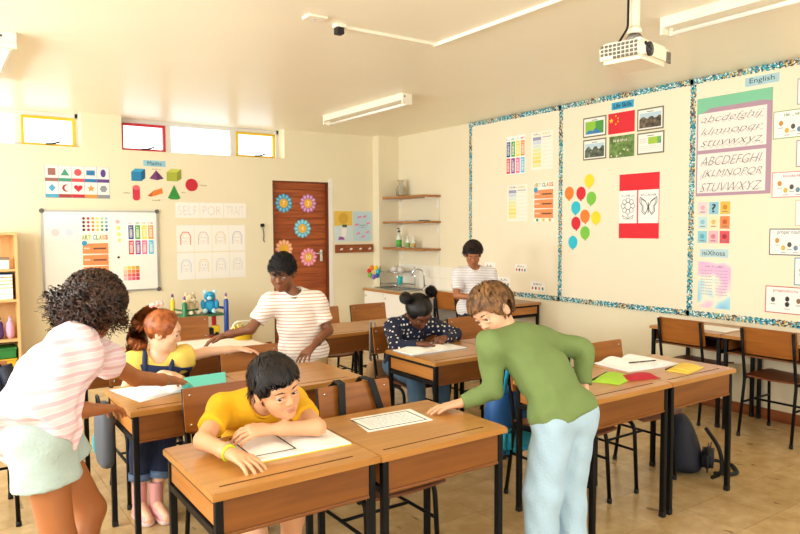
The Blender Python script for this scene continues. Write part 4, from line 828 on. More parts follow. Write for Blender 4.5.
# ------------------------------------------------------------------ bookcase at the left
r = tag(empty('bookcase', (.20, YB-.02, 0)), 'light wooden bookcase at the left edge of picture', 'bookcase'); hw, dp = .47, .31
for s in (-1, 1): obj('side', bx(s*hw-.011, s*hw+.011, -dp, 0, 0, 1.47), M_case, r)
obj('back', bx(-hw, hw, -.01, 0, .04, 1.46), M_case, r); obj('plinth', bx(-hw+.011, hw-.011, -dp+.02, -dp+.035, 0, .03), M_case, r)
for z in (.03, .425, .81, 1.105, 1.455): obj('shelf', bx(-hw+.011, hw-.011, -dp+.004, -.01, z-.011, z+.011), M_case, r)
BXc = .20; by = YB-.02-.16
def stackbook(x, y, z, w, d_, h, c, label, grp):
    r = tag(empty('book', (x, y, z)), label, 'book', grp); obj('cover', bx(-w/2, w/2, -d_/2, d_/2, 0, h, bev=.002), M(c), r); obj('pages', bx(-w/2+.004, w/2+.001, -d_/2-.001, d_/2-.004, h*.18, h*.82), M_paper, r)
z = .822
for k, (h, c, nm) in enumerate(((.06, '#e7dfc4', 'cream'), (.05, '#f3efe2', 'white'), (.04, '#a9b85c', 'olive'), (.03, '#8fc8c0', 'mint'), (.035, '#d9c23c', 'yellow'), (.03, '#2c6cae', 'blue'))):
    stackbook(.50, by, z, .26, .24, h, c, '%s book in the stack on bookcase shelf' % nm, 'stacked books in the bookcase'); z += h
for k, (dx, c, nm) in enumerate(((-.17, '#3c5a8c', 'navy'), (-.11, '#2a7a5a', 'green'), (-.06, '#24304a', 'dark'))): stackbook(.38+dx, by, 1.035 if False else .822, .03, .22, .22, c, '%s upright book beside the stack in bookcase' % nm, 'upright books in the bookcase')
r = tag(empty('small_box', (.56, by-.05, 1.117)), 'small white box on the bookcase top compartment', 'box'); obj('carton', bx(-.05, .05, -.06, .06, 0, .09, bev=.003), M('#f0ece2'), r); obj('lid', bx(-.053, .053, -.063, .063, .085, .11, bev=.003), M('#8a7a6a'), r)
for k, (x, c, nm) in enumerate(((.60, '#d8a8c8', 'lilac'), (.51, '#5a3a7a', 'purple'), (.42, '#3a2c5c', 'violet'), (.33, '#28365c', 'navy'))):
    r = tag(empty('soft_bag', (x, by-.05, .437)), '%s drawstring bag in the bookcase' % nm, 'bag', 'drawstring bags in the bookcase'); bm = bmesh.new(); lathe(bm, [(.02, 0), (.036, .03), (.04, .09), (.03, .15), (.012, .18), (.016, .21)], 14)
    for v in bm.verts: v.co.y *= 1.5; v.co.x += .004*math.sin(v.co.z*40+k)
    obj('pouch', bm, M(c, .9), r); obj('cord', tb([(-.016, -.02, .182), (0, -.026, .18), (.016, -.02, .182)], .004, 6), M('#efe6ee'), r)
for k, (z, c, nm) in enumerate(((.042, '#2f8a3c', 'green'), (.15, '#e2b42a', 'yellow'), (.255, '#2c7d38', 'dark green'))):
    r = tag(empty('storage_tray', (.44, by-.01, z)), '%s plastic tray stacked low in the bookcase' % nm, 'tray', 'plastic trays in the bookcase'); obj('tray_body', bx(-.2, .2, -.13, .13, 0, .085, bev=.008), M(c, .4), r); obj('rim', bx(-.208, .208, -.138, .138, .085, .1, bev=.004), M(c, .4), r); obj('grip', bx(-.04, .04, -.142, -.128, .05, .07, bev=.004), M(c, .4), r)

# ------------------------------------------------------------------ toy rack with pencil posts
r = tag(empty('toy_rack', (2.39, 7.30, 0)), 'toy rack with big coloured pencil posts', 'toy rack')
for x, y, c, nm, top in ((-.255, .14, '#e8c42a', 'yellow', .70), (-.205, -.12, '#1f7a48', 'green', .69), (.20, .14, '#d42a34', 'red', .70), (.25, -.12, '#20489c', 'blue', .70)):
    p_ = obj('pencil_post', lt([(.027, 0), (.027, top), (.013, top+.03)], 10), M(c, .4), r); p_['label'] = nm+' pencil post'; p_.location = (x, y, 0)
    obj('tip_wood', lt([(.016, top+.0), (.014, top+.05)], 10), M('#e9d3a8'), p_); obj('pencil_tip', lt([(.014, top+.05), (.013, top+.075), (.004, top+.09)], 10), M('#7a4a8a' if nm != 'red' else '#c8506a'), p_)
for z, c in ((.555, '#2a6a44'), (.315, '#b83238'), (.1, '#2a6a44')): obj('rack_shelf', bx(-.23, .23, -.13, .15, z-.012, z+.012, bev=.004), M(c, .4), r)
obj('side_bar', tb([(-.255, .14, .62), (-.205, -.12, .62)], .01, 8), M('#2a6a44'), r); obj('side_bar', tb([(.2, .14, .62), (.25, -.12, .62)], .014, 8), M('#20489c'), r); obj('side_bar', tb([(-.205, -.12, .62), (-.06, -.12, .63)], .01, 8), M('#2a6a44'), r)
def plush(name, label, loc, col, col2, s, rz):
    r = tag(empty(name, loc, rz), label, 'soft toy', 'soft toys on the rack'); m = mat('plush_'+name, col, .95, bump=.5, bscale=90); m2 = mat('plush2_'+name, col2, .95, bump=.5, bscale=90)
    obj('toy_body', bl((0, 0, .07*s), (.065*s, .06*s, .075*s)), m, r); h = obj('head', bl((0, -.02*s, .175*s), (.058*s, .055*s, .052*s)), m, r); obj('muzzle', bl((0, -.068*s, .163*s), (.024*s, .02*s, .02*s)), m2, h)
    for sx in (-1, 1): obj('ear', bl((sx*.048*s, -.01*s, .222*s), (.02*s, .012*s, .024*s)), m2, h); obj('eye', bl((sx*.02*s, -.07*s, .188*s), .006*s, 8, 6), M_rub, h); obj('arm', bl((sx*.07*s, -.03*s, .095*s), (.024*s, .026*s, .05*s)), m, r); obj('foot', bl((sx*.045*s, -.075*s, .03*s), (.026*s, .045*s, .026*s)), m2, r)
plush('beige_plush', 'beige soft toy slumped on the toy rack', (2.27, 7.28, .567), '#d9c49c', '#eadcc0', 1.0, .3)
plush('blue_plush', 'bright blue soft toy on the toy rack', (2.495, 7.28, .567), '#2f9ac8', '#bfe4f0', 1.05, -.4)
r = tag(empty('toy_truck', (2.47, 7.2, .327)), 'black and yellow toy truck on the red rack shelf', 'toy'); obj('truck_body', bx(-.07, .02, -.04, .04, .02, .09, bev=.008), M_rub, r); obj('cab', bx(.02, .09, -.04, .04, .02, .11, bev=.012), M('#e2c02a', .4), r)
for x in (-.045, .05):
    for y in (-.045, .045): obj('wheel', tb([(x, y-.008, .022), (x, y+.008, .022)], .022, 12), M_rub, r)
# ------------------------------------------------------------------ things on the desks
TZ = DH
def sheet(name, label, cat, pts, z, m, th=.0015, group=None):
    """flat quad sheet on a table (pts counter-clockwise)"""
    c = Vector((sum(p[0] for p in pts)/len(pts), sum(p[1] for p in pts)/len(pts), z)); r = tag(empty(name, c), label, cat, group)
    F = Frame((0, 0, 0), (1, 0, 0), (0, 1, 0)); put(r, 'sheet', F.prism(pts, z, z+th), m); r['d'] = z+th; return r
def worksheet_marks(r, o, ux, w, h, border='#2a2c34'):
    """border and print on a worksheet; o = lower-left corner, ux = reading direction"""
    ux = Vector((*ux, 0)).normalized(); F = Frame((o[0], o[1], 0), ux, Vector((-ux.y, ux.x, 0))); d = r['d']; b = .014; bm = bmesh.new()
    for a in ((b, b, w-b, b+.006), (b, h-b-.006, w-b, h-b), (b, b, b+.006, h-b), (w-b-.006, b, w-b, h-b)): F.rect(*a, d, d+.0005, bm)
    put(r, 'printed_border', bm, M(border)); rows(r, F, .04, .03, w-.04, h-.03, 8, '#b9b9c4', .004)
def open_book(name, label, cx, cy, ang, w, h, cover, zb, lift=.012, cat='book'):
    r = tag(empty(name, (cx, cy, zb), ang), label, cat)
    obj('cover', bx(-w/2-.004, w/2+.004, -h/2-.004, h/2+.004, 0, .003), M(cover), r)
    for s in (-1, 1):
        V, F_ = [], []; n = 8
        for i in range(n+1):
            t = i/n; x = s*w/2*t; z = .003+.004+lift*math.sin(math.pi*min(1, t*1.25))*(1-t*.35)*(1 if t < .98 else .6)
            V += [(x, -h/2, .003), (x, h/2, .003), (x, h/2, z), (x, -h/2, z)]
        for i in range(n):
            a, b = 4*i, 4*i+4; F_ += [(a+3, b+3, b+2, a+2), (a, a+1, b+1, b), (a, b, b+3, a+3), (a+2, b+2, b+1, a+1)]
        F_ += [(0, 3, 2, 1), (4*n, 4*n+1, 4*n+2, 4*n+3)]
        pg = pydata('page_block', V, F_, M_paper, r); bmx = bmesh.new(); bmx.from_mesh(pg.data); bmesh.ops.recalc_face_normals(bmx, faces=bmx.faces); bmx.to_mesh(pg.data); bmx.free()
    return r
# boy's open workbook (two pages wide, slightly turned)
b = open_book('workbook', 'open workbook with bordered page under the arm of boy in yellow', 1.06, 2.265, -.035, .38, .27, '#e6c23a', TZ, .010); G = Frame((-.185, -.12, 0), (1, 0, 0), (0, 1, 0)); bm = bmesh.new()
for a in ((0, 0, .165, .006), (0, .234, .165, .24), (0, 0, .006, .24), (.159, 0, .165, .24)): G.rect(*a, .0195, .0202, bm)
obj('printed_border', bm, M('#23252e'), b)
b_ = sheet('worksheet', 'white worksheet with black border on desk beside boy in yellow', 'worksheet', [(1.375, 2.214), (1.682, 2.197), (1.704, 2.392), (1.411, 2.41)], TZ, M_paper); worksheet_marks(b_, (1.378, 2.216), (1, -.055), .30, .19)
sheet('paper_sheet', 'white paper sheet at left end of desk before red-haired girl', 'sheet', [(.70, 3.545), (.765, 3.215), (.985, 3.31), (.965, 3.56)], TZ, M_paper)
b = open_book('exercise_book', 'white exercise book near the reaching hand', .90, 3.37, .25, .26, .18, '#f0eee8', TZ+.002, .006)
r = sheet('teal_folder', 'bright teal plastic folder beside reaching hand', 'folder', [(.985, 3.30), (1.215, 3.33), (1.30, 3.57), (1.07, 3.56)], TZ, M('#35c4b4', .35), .012)
r = tag(empty('teal_bottle', (1.0, 3.22, TZ)), 'teal pencil roll lying at folder corner', 'pencil case'); obj('roll', tb([(-.02, -.03, .024), (.0, .06, .024)], .024, 14), M('#2fb6b4', .4), r); obj('end_cap', tb([(-.026, -.045, .024), (-.02, -.028, .024)], .02, 14), M('#1f8f94', .4), r)
r = sheet('large_paper', 'large pale pink paper on desk behind red-haired girl', 'sheet', [(1.30, 4.34), (1.86, 4.34), (1.86, 4.76), (1.30, 4.76)], TZ, M('#ecdcd0'))
b = open_book('workbook', 'open blue-edged workbook of the girl in polka dots', 2.65, 3.49, .0, .44, .21, '#8fb4d0', TZ, .014)
r = sheet('paper_sheet', 'white sheet lying on the wall desk between the two empty chairs', 'sheet', [(4.86, 2.75), (5.1, 2.75), (5.1, 3.05), (4.86, 3.05)], TZ, M_paper); r = sheet('notebook', 'grey exercise book on the wall desk at right', 'notebook', [(4.95, 2.35), (5.2, 2.4), (5.17, 2.62), (4.93, 2.58)], TZ, M('#b8aea0'), .008)
# right desk pair: book, lime and red pouches, pencil, yellow pouch
b = open_book('storybook', 'open thick white book on the right desk pair', 3.33, 2.41, -.12, .40, .26, '#e6e2e0', TZ, .030)
r = tag(empty('black_pencil', (3.28, 2.33, TZ+.031), -.25), 'thin black pencil lying across the open white book', 'pencil'); obj('shaft', tb([(-.09, 0, .004), (.08, 0, .004)], .004, 6), M_rub, r); obj('point', tb([(.08, 0, .004), (.095, 0, .004)], .003, 6, taper=[.004, .0008]), M('#e0c49a'), r); obj('eraser', tb([(-.1, 0, .004), (-.09, 0, .004)], .0042, 6), M('#2a2a2c'), r)
def pouch(name, label, cx, cy, ang, w, h, col, z=TZ, stripes=None, zipc='#2a2a2c'):
    r = tag(empty(name, (cx, cy, z), ang), label, 'pencil case'); V, F_ = [], []; n, mm = 10, 6
    for j in range(mm+1):
        for i in range(n+1):
            u, v = i/n, j/mm; x = (u-.5)*w*(1-.05*math.sin(v*5)); y = (v-.5)*h*(1-.06*math.cos(u*6)); t = math.sin(math.pi*u)**.5*math.sin(math.pi*v)**.5 if 0 < i < n and 0 < j < mm else 0
            V.append((x, y, .003+.022*t*(1+.25*math.sin(7*u+3*v))))
    for j in range(mm):
        for i in range(n): a = j*(n+1)+i; F_.append((a, a+1, a+n+2, a+n+1))
    nv = len(V); V += [(x, y, 0) for x, y, _ in V]
    for j in range(mm):
        for i in range(n): a = nv+j*(n+1)+i; F_.append((a, a+n+1, a+n+2, a+1))
    ring = [i for i in range(n+1)]+[(n+1)*j+n for j in range(1, mm+1)]+[(n+1)*mm+i for i in range(n-1, -1, -1)]+[(n+1)*j for j in range(mm-1, 0, -1)]
    for a, b in zip(ring, ring[1:]+ring[:1]): F_.append((a, a+nv, b+nv, b))
    o = pydata('pouch_body', V, F_, stripes or mat('fabric_'+name, col, .8, bump=.2, bscale=60), r, True)
    obj('zip', tb([(-w*.46, h*.49, .006), (w*.46, h*.49, .006)], .004, 6), M(zipc), r); obj('zip_pull', bx(w*.46, w*.46+.02, h*.49-.006, h*.49+.006, .002, .007), M(zipc), r)
pouch('lime_pouch', 'lime green fabric pouch lying on desk beside child in green', 2.90, 2.245, .35, .24, .15, '#a6cf3a'); pouch('red_pouch', 'crimson fabric pouch between lime pouch and open book', 3.03, 2.19, -.3, .22, .10, '#b82434')
def stripe_build(a, b, c, sc, ax):
    def f(nt, tc):
        w = nt.nodes.new('ShaderNodeTexWave'); w.inputs['Scale'].default_value = sc; w.bands_direction = ax; w.inputs['Distortion'].default_value = 0; nt.links.new(tc.outputs['Object'], w.inputs['Vector'])
        return ramp(nt, w.outputs['Fac'], [(0, a), (.45, a), (.5, b), (.8, b), (.85, c)], 'LINEAR')
    return f
pouch('yellow_pouch', 'yellow striped pouch at edge of right desk pair', 3.43, 2.17, .2, .24, .13, '#e8bc3a', stripes=ramp_mat('yellow_stripes', stripe_build('#e6b52e', '#f0d87a', '#d9c23a', 9, 'X'), .7))
r = tag(empty('yellow_basket', (1.82, 4.62, TZ)), 'yellow basket of crayons by boy in striped shirt', 'basket'); obj('basket_body', lt([(.06, 0), (.085, .08), (.089, .08), (.089, .07), (.08, .07), (.058, .006), (.001, .006)], 16), M('#e2c224', .5), r); obj('handle', tb(arc([(-.085, 0, .075), (-.06, 0, .13), (.06, 0, .13), (.085, 0, .075)], .05), .006, 6), M('#f0ead8'), r)
for k in range(9): a = k*.7; rr = .02+.03*(k % 2); obj('crayon', tb([(rr*math.cos(a), rr*math.sin(a), .02), (rr*1.7*math.cos(a), rr*1.7*math.sin(a), .11)], .006, 6), M(['#f0d83a', '#3a7a3c', '#e8b82a', '#2a2a2c', '#f2e268'][k % 5]), r)

# ------------------------------------------------------------------ bags
def soft(name, bm, m, par, lvl=2):
    o = obj(name, bm, m, par, True); md = o.modifiers.new('sub', 'SUBSURF'); md.levels = lvl; md.render_levels = lvl; return o
def backpack(name, label, loc, rz, w, d_, h, m, m2, lean=0, pocket=True, taper=0.):
    r = tag(empty(name, loc, rz), label, 'bag'); bm = bmesh.new(); nz = 5; rings = []
    for k in range(nz+1):
        t = k/nz; s = .8+.25*math.sin(math.pi*(t*.85+.1)); s *= (.72 if t == 1 else 1)*(1-taper*t); off = lean*t*t; rings.append([bm.verts.new((x*w/2*s, y*d_/2*s+off, h*t*(1 if abs(x) < .9 else .97))) for x, y in ((-1, -.6), (-.6, -1), (.6, -1), (1, -.6), (1, .6), (.6, 1), (-.6, 1), (-1, .6))])
    for a, b in zip(rings, rings[1:]):
        for k in range(8): bm.faces.new((a[k], a[(k+1) % 8], b[(k+1) % 8], b[k]))
    bm.faces.new(list(reversed(rings[0]))); bm.faces.new(rings[-1]); soft('bag_body', bm, m, r)
    if pocket: bm = bmesh.new(); box(bm, -w*.36, w*.36, -d_*.68, -d_*.40, h*.08, h*.45); bmesh.ops.bevel(bm, geom=list(bm.edges), offset=.03, segments=3, affect='EDGES'); pk = obj('front_pocket', bm, m2, r, True); obj('zip', tb([(-w*.3, -d_*.60, h*.455), (w*.3, -d_*.60, h*.455)], .004, 6), M_rub, pk)
    obj('top_loop', tb(arc([(-.03, d_*.3+lean, h*.93), (-.03, d_*.35+lean, h*1.06), (.03, d_*.35+lean, h*1.06), (.03, d_*.3+lean, h*.93)], .02), .006, 6), M_rub, r); return r
M_navy = mat('navy_nylon', '#0c1124', .65, bump=.15, bscale=30); M_navy2 = mat('navy_nylon_dark', '#080c1a', .65)
r = backpack('school_backpack', 'navy school backpack slumped on floor under right desk pair', (3.76, 2.37, 0), .5, .32, .24, .36, M_navy, M_navy2, .04, True, .55)
obj('shoulder_strap', tb(arc([(-.1, -.12, .3), (-.2, -.2, .22), (-.26, -.22, .1), (-.16, -.16, .03)], .06), .012, 6), M_rub, r); obj('shoulder_strap', tb(arc([(.14, -.14, .04), (.2, -.26, .012), (.02, -.3, .012), (-.08, -.17, .03)], .06), .012, 6), M_rub, r)
r = backpack('blue_backpack', 'blue and turquoise backpack hung on chair behind child in green', (2.67, 2.79, .20), .0, .30, .15, .40, mat('royal_nylon', '#1d5fae', .5, bump=.15, bscale=30), mat('turq_nylon', '#18a0c8', .5), 0); obj('shoulder_strap', tb(arc([(-.08, -.06, .38), (-.08, -.10, .6), (-.08, .0, .6), (-.08, .02, .4)], .03), .012, 6), M('#18a0c8'), r)
r = backpack('tan_bag', 'tan cloth bag hanging behind the polka-dot girl from chair', (2.66, 4.15, .20), .0, .19, .11, .34, mat('tan_canvas', '#a8845c', .9, bump=.3, bscale=40), mat('tan_canvas2', '#8a6a48', .9), 0); obj('shoulder_strap', tb(arc([(-.04, -.02, .33), (-.04, -.045, .6), (-.04, .02, .62), (-.04, .03, .33)], .03), .009, 6), M('#8f8478'), r)
r = backpack('strap_backpack', 'dark backpack hung behind the chair by two black straps', (1.58, 2.80, .25), 0, .30, .16, .46, mat('black_nylon', '#15161c', .7, bump=.15, bscale=30), mat('black_nylon2', '#0d0e12', .7), 0)
for x, sl in ((-.075, -.008), (.06, .035)): obj('shoulder_strap', pydata('shoulder_strap', [(x+a+sl*t, y, z) for t, y, z in ((0, .0, .45), (0, -.10, .545), (.5, -.158, .54), (2.2, -.192, .33)) for a in (-.017, .017)]+[(x+a+sl*t, y-.006, z+(.006 if t < 2 else 0)) for t, y, z in ((0, .0, .45), (0, -.10, .545), (.5, -.158, .54), (2.2, -.192, .33)) for a in (-.017, .017)], [(0, 1, 3, 2), (2, 3, 5, 4), (4, 5, 7, 6), (8, 10, 11, 9), (10, 12, 13, 11), (12, 14, 15, 13), (0, 2, 10, 8), (2, 4, 12, 10), (4, 6, 14, 12), (1, 9, 11, 3), (3, 11, 13, 5), (5, 13, 15, 7), (6, 7, 15, 14), (0, 8, 9, 1)]).data, M_rub, r)
for o in [o for o in bpy.data.objects if o.name.startswith('shoulder_strap') and o.parent is None]: bpy.data.objects.remove(o)
chair(.13, 4.04, 'wooden chair at left picture edge under a navy jacket')
r = backpack('navy_jacket', 'navy jacket draped over chair back at left picture edge', (.13, 4.265, .40), 0, .42, .17, .42, M_navy, M_navy2, 0, False); r['category'] = 'jacket'
for sx in (-1, 1): obj('sleeve', tb(arc([(sx*.17, -.05, .36), (sx*.215, -.07, .2), (sx*.2, -.08, .02)], .06), .04, 10, taper=None), M_navy, r)
r = backpack('grey_bag', 'grey bag with teal strap hung beside desk behind curly-haired girl', (.645, 3.42, .36), R90, .2, .075, .33, mat('grey_nylon', '#4c5058', .7), mat('grey_nylon2', '#3a3d44', .7), 0, False); obj('side_pocket', bl((.085, 0, .1), (.02, .04, .08)), M('#1f98a0'), r)
# ------------------------------------------------------------------ people: smooth bodies from blended tapered limbs (one continuous surface each)
f32 = np.float32
def nrm(v): v = np.asarray(v, float); return v/(np.linalg.norm(v)+1e-12)
class Grid:
    def __init__(s, lo, hi, h):
        s.h = h; s.lo = np.asarray(lo, float)-.02; n = np.ceil((np.asarray(hi)+.02-s.lo)/h).astype(int)+1
        s.n = n; s.v = np.full(n, .3, f32)
    def sl(s, lo, hi):
        a = np.clip(np.floor((np.asarray(lo)-s.lo)/s.h).astype(int), 0, s.n); b = np.clip(np.ceil((np.asarray(hi)-s.lo)/s.h).astype(int)+1, 0, s.n); return a, b
    def ev(s, prim, k, op):
        fn, lo, hi = prim
        if lo is None: a, b = np.zeros(3, int), s.n
        else: a, b = s.sl(np.asarray(lo)-k-.012, np.asarray(hi)+k+.012)
        if np.any(b <= a): return
        X = (s.lo[0]+s.h*np.arange(a[0], b[0])).astype(f32)[:, None, None]; Y = (s.lo[1]+s.h*np.arange(a[1], b[1])).astype(f32)[None, :, None]; Z = (s.lo[2]+s.h*np.arange(a[2], b[2])).astype(f32)[None, None, :]
        d = fn(X, Y, Z); w = s.v[a[0]:b[0], a[1]:b[1], a[2]:b[2]]
        if op == 'u': e = np.maximum(k-np.abs(w-d), 0)/max(k, 1e-6); r = np.minimum(w, d)-e*e*k*.25
        else: d = -d if op == 's' else d; e = np.maximum(k-np.abs(w-d), 0)/max(k, 1e-6); r = np.maximum(w, d)+e*e*k*.25
        s.v[a[0]:b[0], a[1]:b[1], a[2]:b[2]] = r
    def add(s, p, k=.012): s.ev(p, k, 'u'); return s
    def cut(s, p, k=.004): s.ev(p, k, 's'); return s
    def keep(s, p, k=.002): s.ev(p, k, 'i'); return s
    def mesh(s):
        v = s.v; S = v < 0; c = np.zeros(tuple(s.n-1), np.int8)
        cs = [(i, j, k) for i in (0, 1) for j in (0, 1) for k in (0, 1)]; nx, ny, nz = s.n
        for i, j, k in cs: c += S[i:nx-1+i, j:ny-1+j, k:nz-1+k]
        idx = np.argwhere((c > 0) & (c < 8)); num = np.full(c.shape, -1, np.int64); num[tuple(idx.T)] = np.arange(len(idx))
        acc = np.zeros((len(idx), 3)); cnt = np.zeros(len(idx))
        for ax in range(3):
            for p in (0, 1):
                for q in (0, 1):
                    o = np.zeros(3, int); oth = [t for t in range(3) if t != ax]; o[oth[0]] = p; o[oth[1]] = q; A = idx+o; B = A.copy(); B[:, ax] += 1
                    va, vb = v[tuple(A.T)].astype(float), v[tuple(B.T)].astype(float); m = (va < 0) != (vb < 0); t = np.where(m, va/(va-vb+1e-12), 0); P = A.astype(float); P[:, ax] += t
                    acc[m] += P[m]; cnt[m] += 1
        V = acc/np.maximum(cnt, 1)[:, None]*s.h+s.lo; F = []
        for ax in range(3):
            u, w = [(1, 2), (2, 0), (0, 1)][ax]; sa = [slice(None)]*3; sb = [slice(None)]*3; sa[ax] = slice(0, -1); sb[ax] = slice(1, None)
            e = np.argwhere(S[tuple(sa)] != S[tuple(sb)]); e = e[(e[:, u] > 0) & (e[:, w] > 0) & (e[:, u] < s.n[u]-1) & (e[:, w] < s.n[w]-1)]
            ins = S[tuple(e.T)]; q = []
            for du, dw in ((-1, -1), (0, -1), (0, 0), (-1, 0)): t = e.copy(); t[:, u] += du; t[:, w] += dw; q.append(num[tuple(t.T)])
            q = np.stack(q, 1); q[~ins] = q[~ins][:, ::-1]; F.append(q)
        F = np.concatenate(F) if F else np.zeros((0, 4), int); return V, F[(F >= 0).all(1)]
def cone(a, b, ra, rb, n=None, sq=1., flat_a=False, flat_b=False):
    a, b = np.asarray(a, float), np.asarray(b, float); ab = b-a; L = np.linalg.norm(ab)+1e-9; dirn = ab/L
    if n is not None: n = nrm(n); abn = ab+n*(ab@n)*(1/sq-1)
    else: abn = ab
    L2 = abn@abn+1e-12; R = max(ra, rb)
    def fn(X, Y, Z):
        x, y, z = X-f32(a[0]), Y-f32(a[1]), Z-f32(a[2]); ax = x*f32(dirn[0])+y*f32(dirn[1])+z*f32(dirn[2]) if (flat_a or flat_b) else None
        if n is not None:
            dn = (x*f32(n[0])+y*f32(n[1])+z*f32(n[2]))*f32(1/sq-1); x, y, z = x+dn*f32(n[0]), y+dn*f32(n[1]), z+dn*f32(n[2])
        t = np.clip((x*f32(abn[0])+y*f32(abn[1])+z*f32(abn[2]))/f32(L2), 0, 1)
        d = np.sqrt((x-t*f32(abn[0]))**2+(y-t*f32(abn[1]))**2+(z-t*f32(abn[2]))**2)-(f32(ra)+f32(rb-ra)*t)
        if n is not None and sq < 1: d = d*f32(.5+.5*sq)
        if flat_a: d = np.maximum(d, -ax)
        if flat_b: d = np.maximum(d, ax-f32(L))
        return d
    return fn, np.minimum(a, b)-R, np.maximum(a, b)+R
def ell(c, r, R=None):
    c = np.asarray(c, float); r = np.asarray(r, float); R = np.eye(3) if R is None else np.asarray(R, float); m = r.max()
    def fn(X, Y, Z):
        x, y, z = X-f32(c[0]), Y-f32(c[1]), Z-f32(c[2]); k0 = 0; k1 = 0
        for i in range(3): q = (x*f32(R[i, 0])+y*f32(R[i, 1])+z*f32(R[i, 2]))/f32(r[i]); k0 = k0+q*q; k1 = k1+(q/f32(r[i]))**2
        k0 = np.sqrt(k0); return k0*(k0-1)/np.sqrt(k1+1e-9)
    return fn, c-m, c+m
def half(p, n):      # inside = side opposite the normal
    p, n = np.asarray(p, float), nrm(n)
    return (lambda X, Y, Z: (X-f32(p[0]))*f32(n[0])+(Y-f32(p[1]))*f32(n[1])+(Z-f32(p[2]))*f32(n[2])), None, None
def wrinkle(V, amp, sc, seed=0):
    a = np.sin(V@np.array([sc, sc*.7, -sc*.5])+seed)+np.sin(V@np.array([-sc*.6, sc*.9, sc*1.1])*1.3+seed*2)+np.sin(V@np.array([sc*.4, -sc*1.2, sc*.9])*1.9+seed*3); return amp*a/3
def vnormals(V, F):
    n = np.zeros_like(V); fn = np.cross(V[F[:, 2]]-V[F[:, 0]], V[F[:, 3]]-V[F[:, 1]])
    for k in range(4): np.add.at(n, F[:, k], fn)
    return n/(np.linalg.norm(n, axis=1, keepdims=True)+1e-12)
def to_obj(name, VF, m, parent, org, wr=None):
    V, F = VF
    if wr: V = V+vnormals(V, F)*wrinkle(V, *wr)[:, None]
    V = V-np.asarray(org); me = bpy.data.meshes.new(name); me.vertices.add(len(V)); me.vertices.foreach_set('co', V.astype(f32).ravel()); me.loops.add(F.size); me.loops.foreach_set('vertex_index', F.astype(np.int32).ravel()); me.polygons.add(len(F)); me.polygons.foreach_set('loop_start', np.arange(0, F.size, 4, dtype=np.int32)); me.update(calc_edges=True); me.validate()
    return obj(name, me, m, parent, True)
def strands_mesh(P, width, nrmC):
    """P (N, K, 3) strand points -> ribbons; nrmC (N, K, 3) outward direction"""
    N_, K, _ = P.shape; T = np.zeros_like(P); T[:, :-1] = P[:, 1:]-P[:, :-1]; T[:, -1] = T[:, -2]; S = np.cross(T, nrmC); S /= np.linalg.norm(S, axis=2, keepdims=True)+1e-9
    tp = np.concatenate([np.linspace(.8, 1, K//2), np.linspace(1, .15, K-K//2)])[None, :, None]; A, B = P-S*width*tp/2, P+S*width*tp/2
    V = np.stack([A, B], 2).reshape(-1, 3); b = (np.arange(N_)[:, None]*K*2+np.arange(K-1)[None, :]*2).ravel(); F = np.stack([b, b+1, b+3, b+2], 1); return V, F
def join(*vfs):
    V, F, o = [], [], 0
    for v, f in vfs: V.append(v); F.append(f+o); o += len(v)
    return np.concatenate(V), np.concatenate(F)
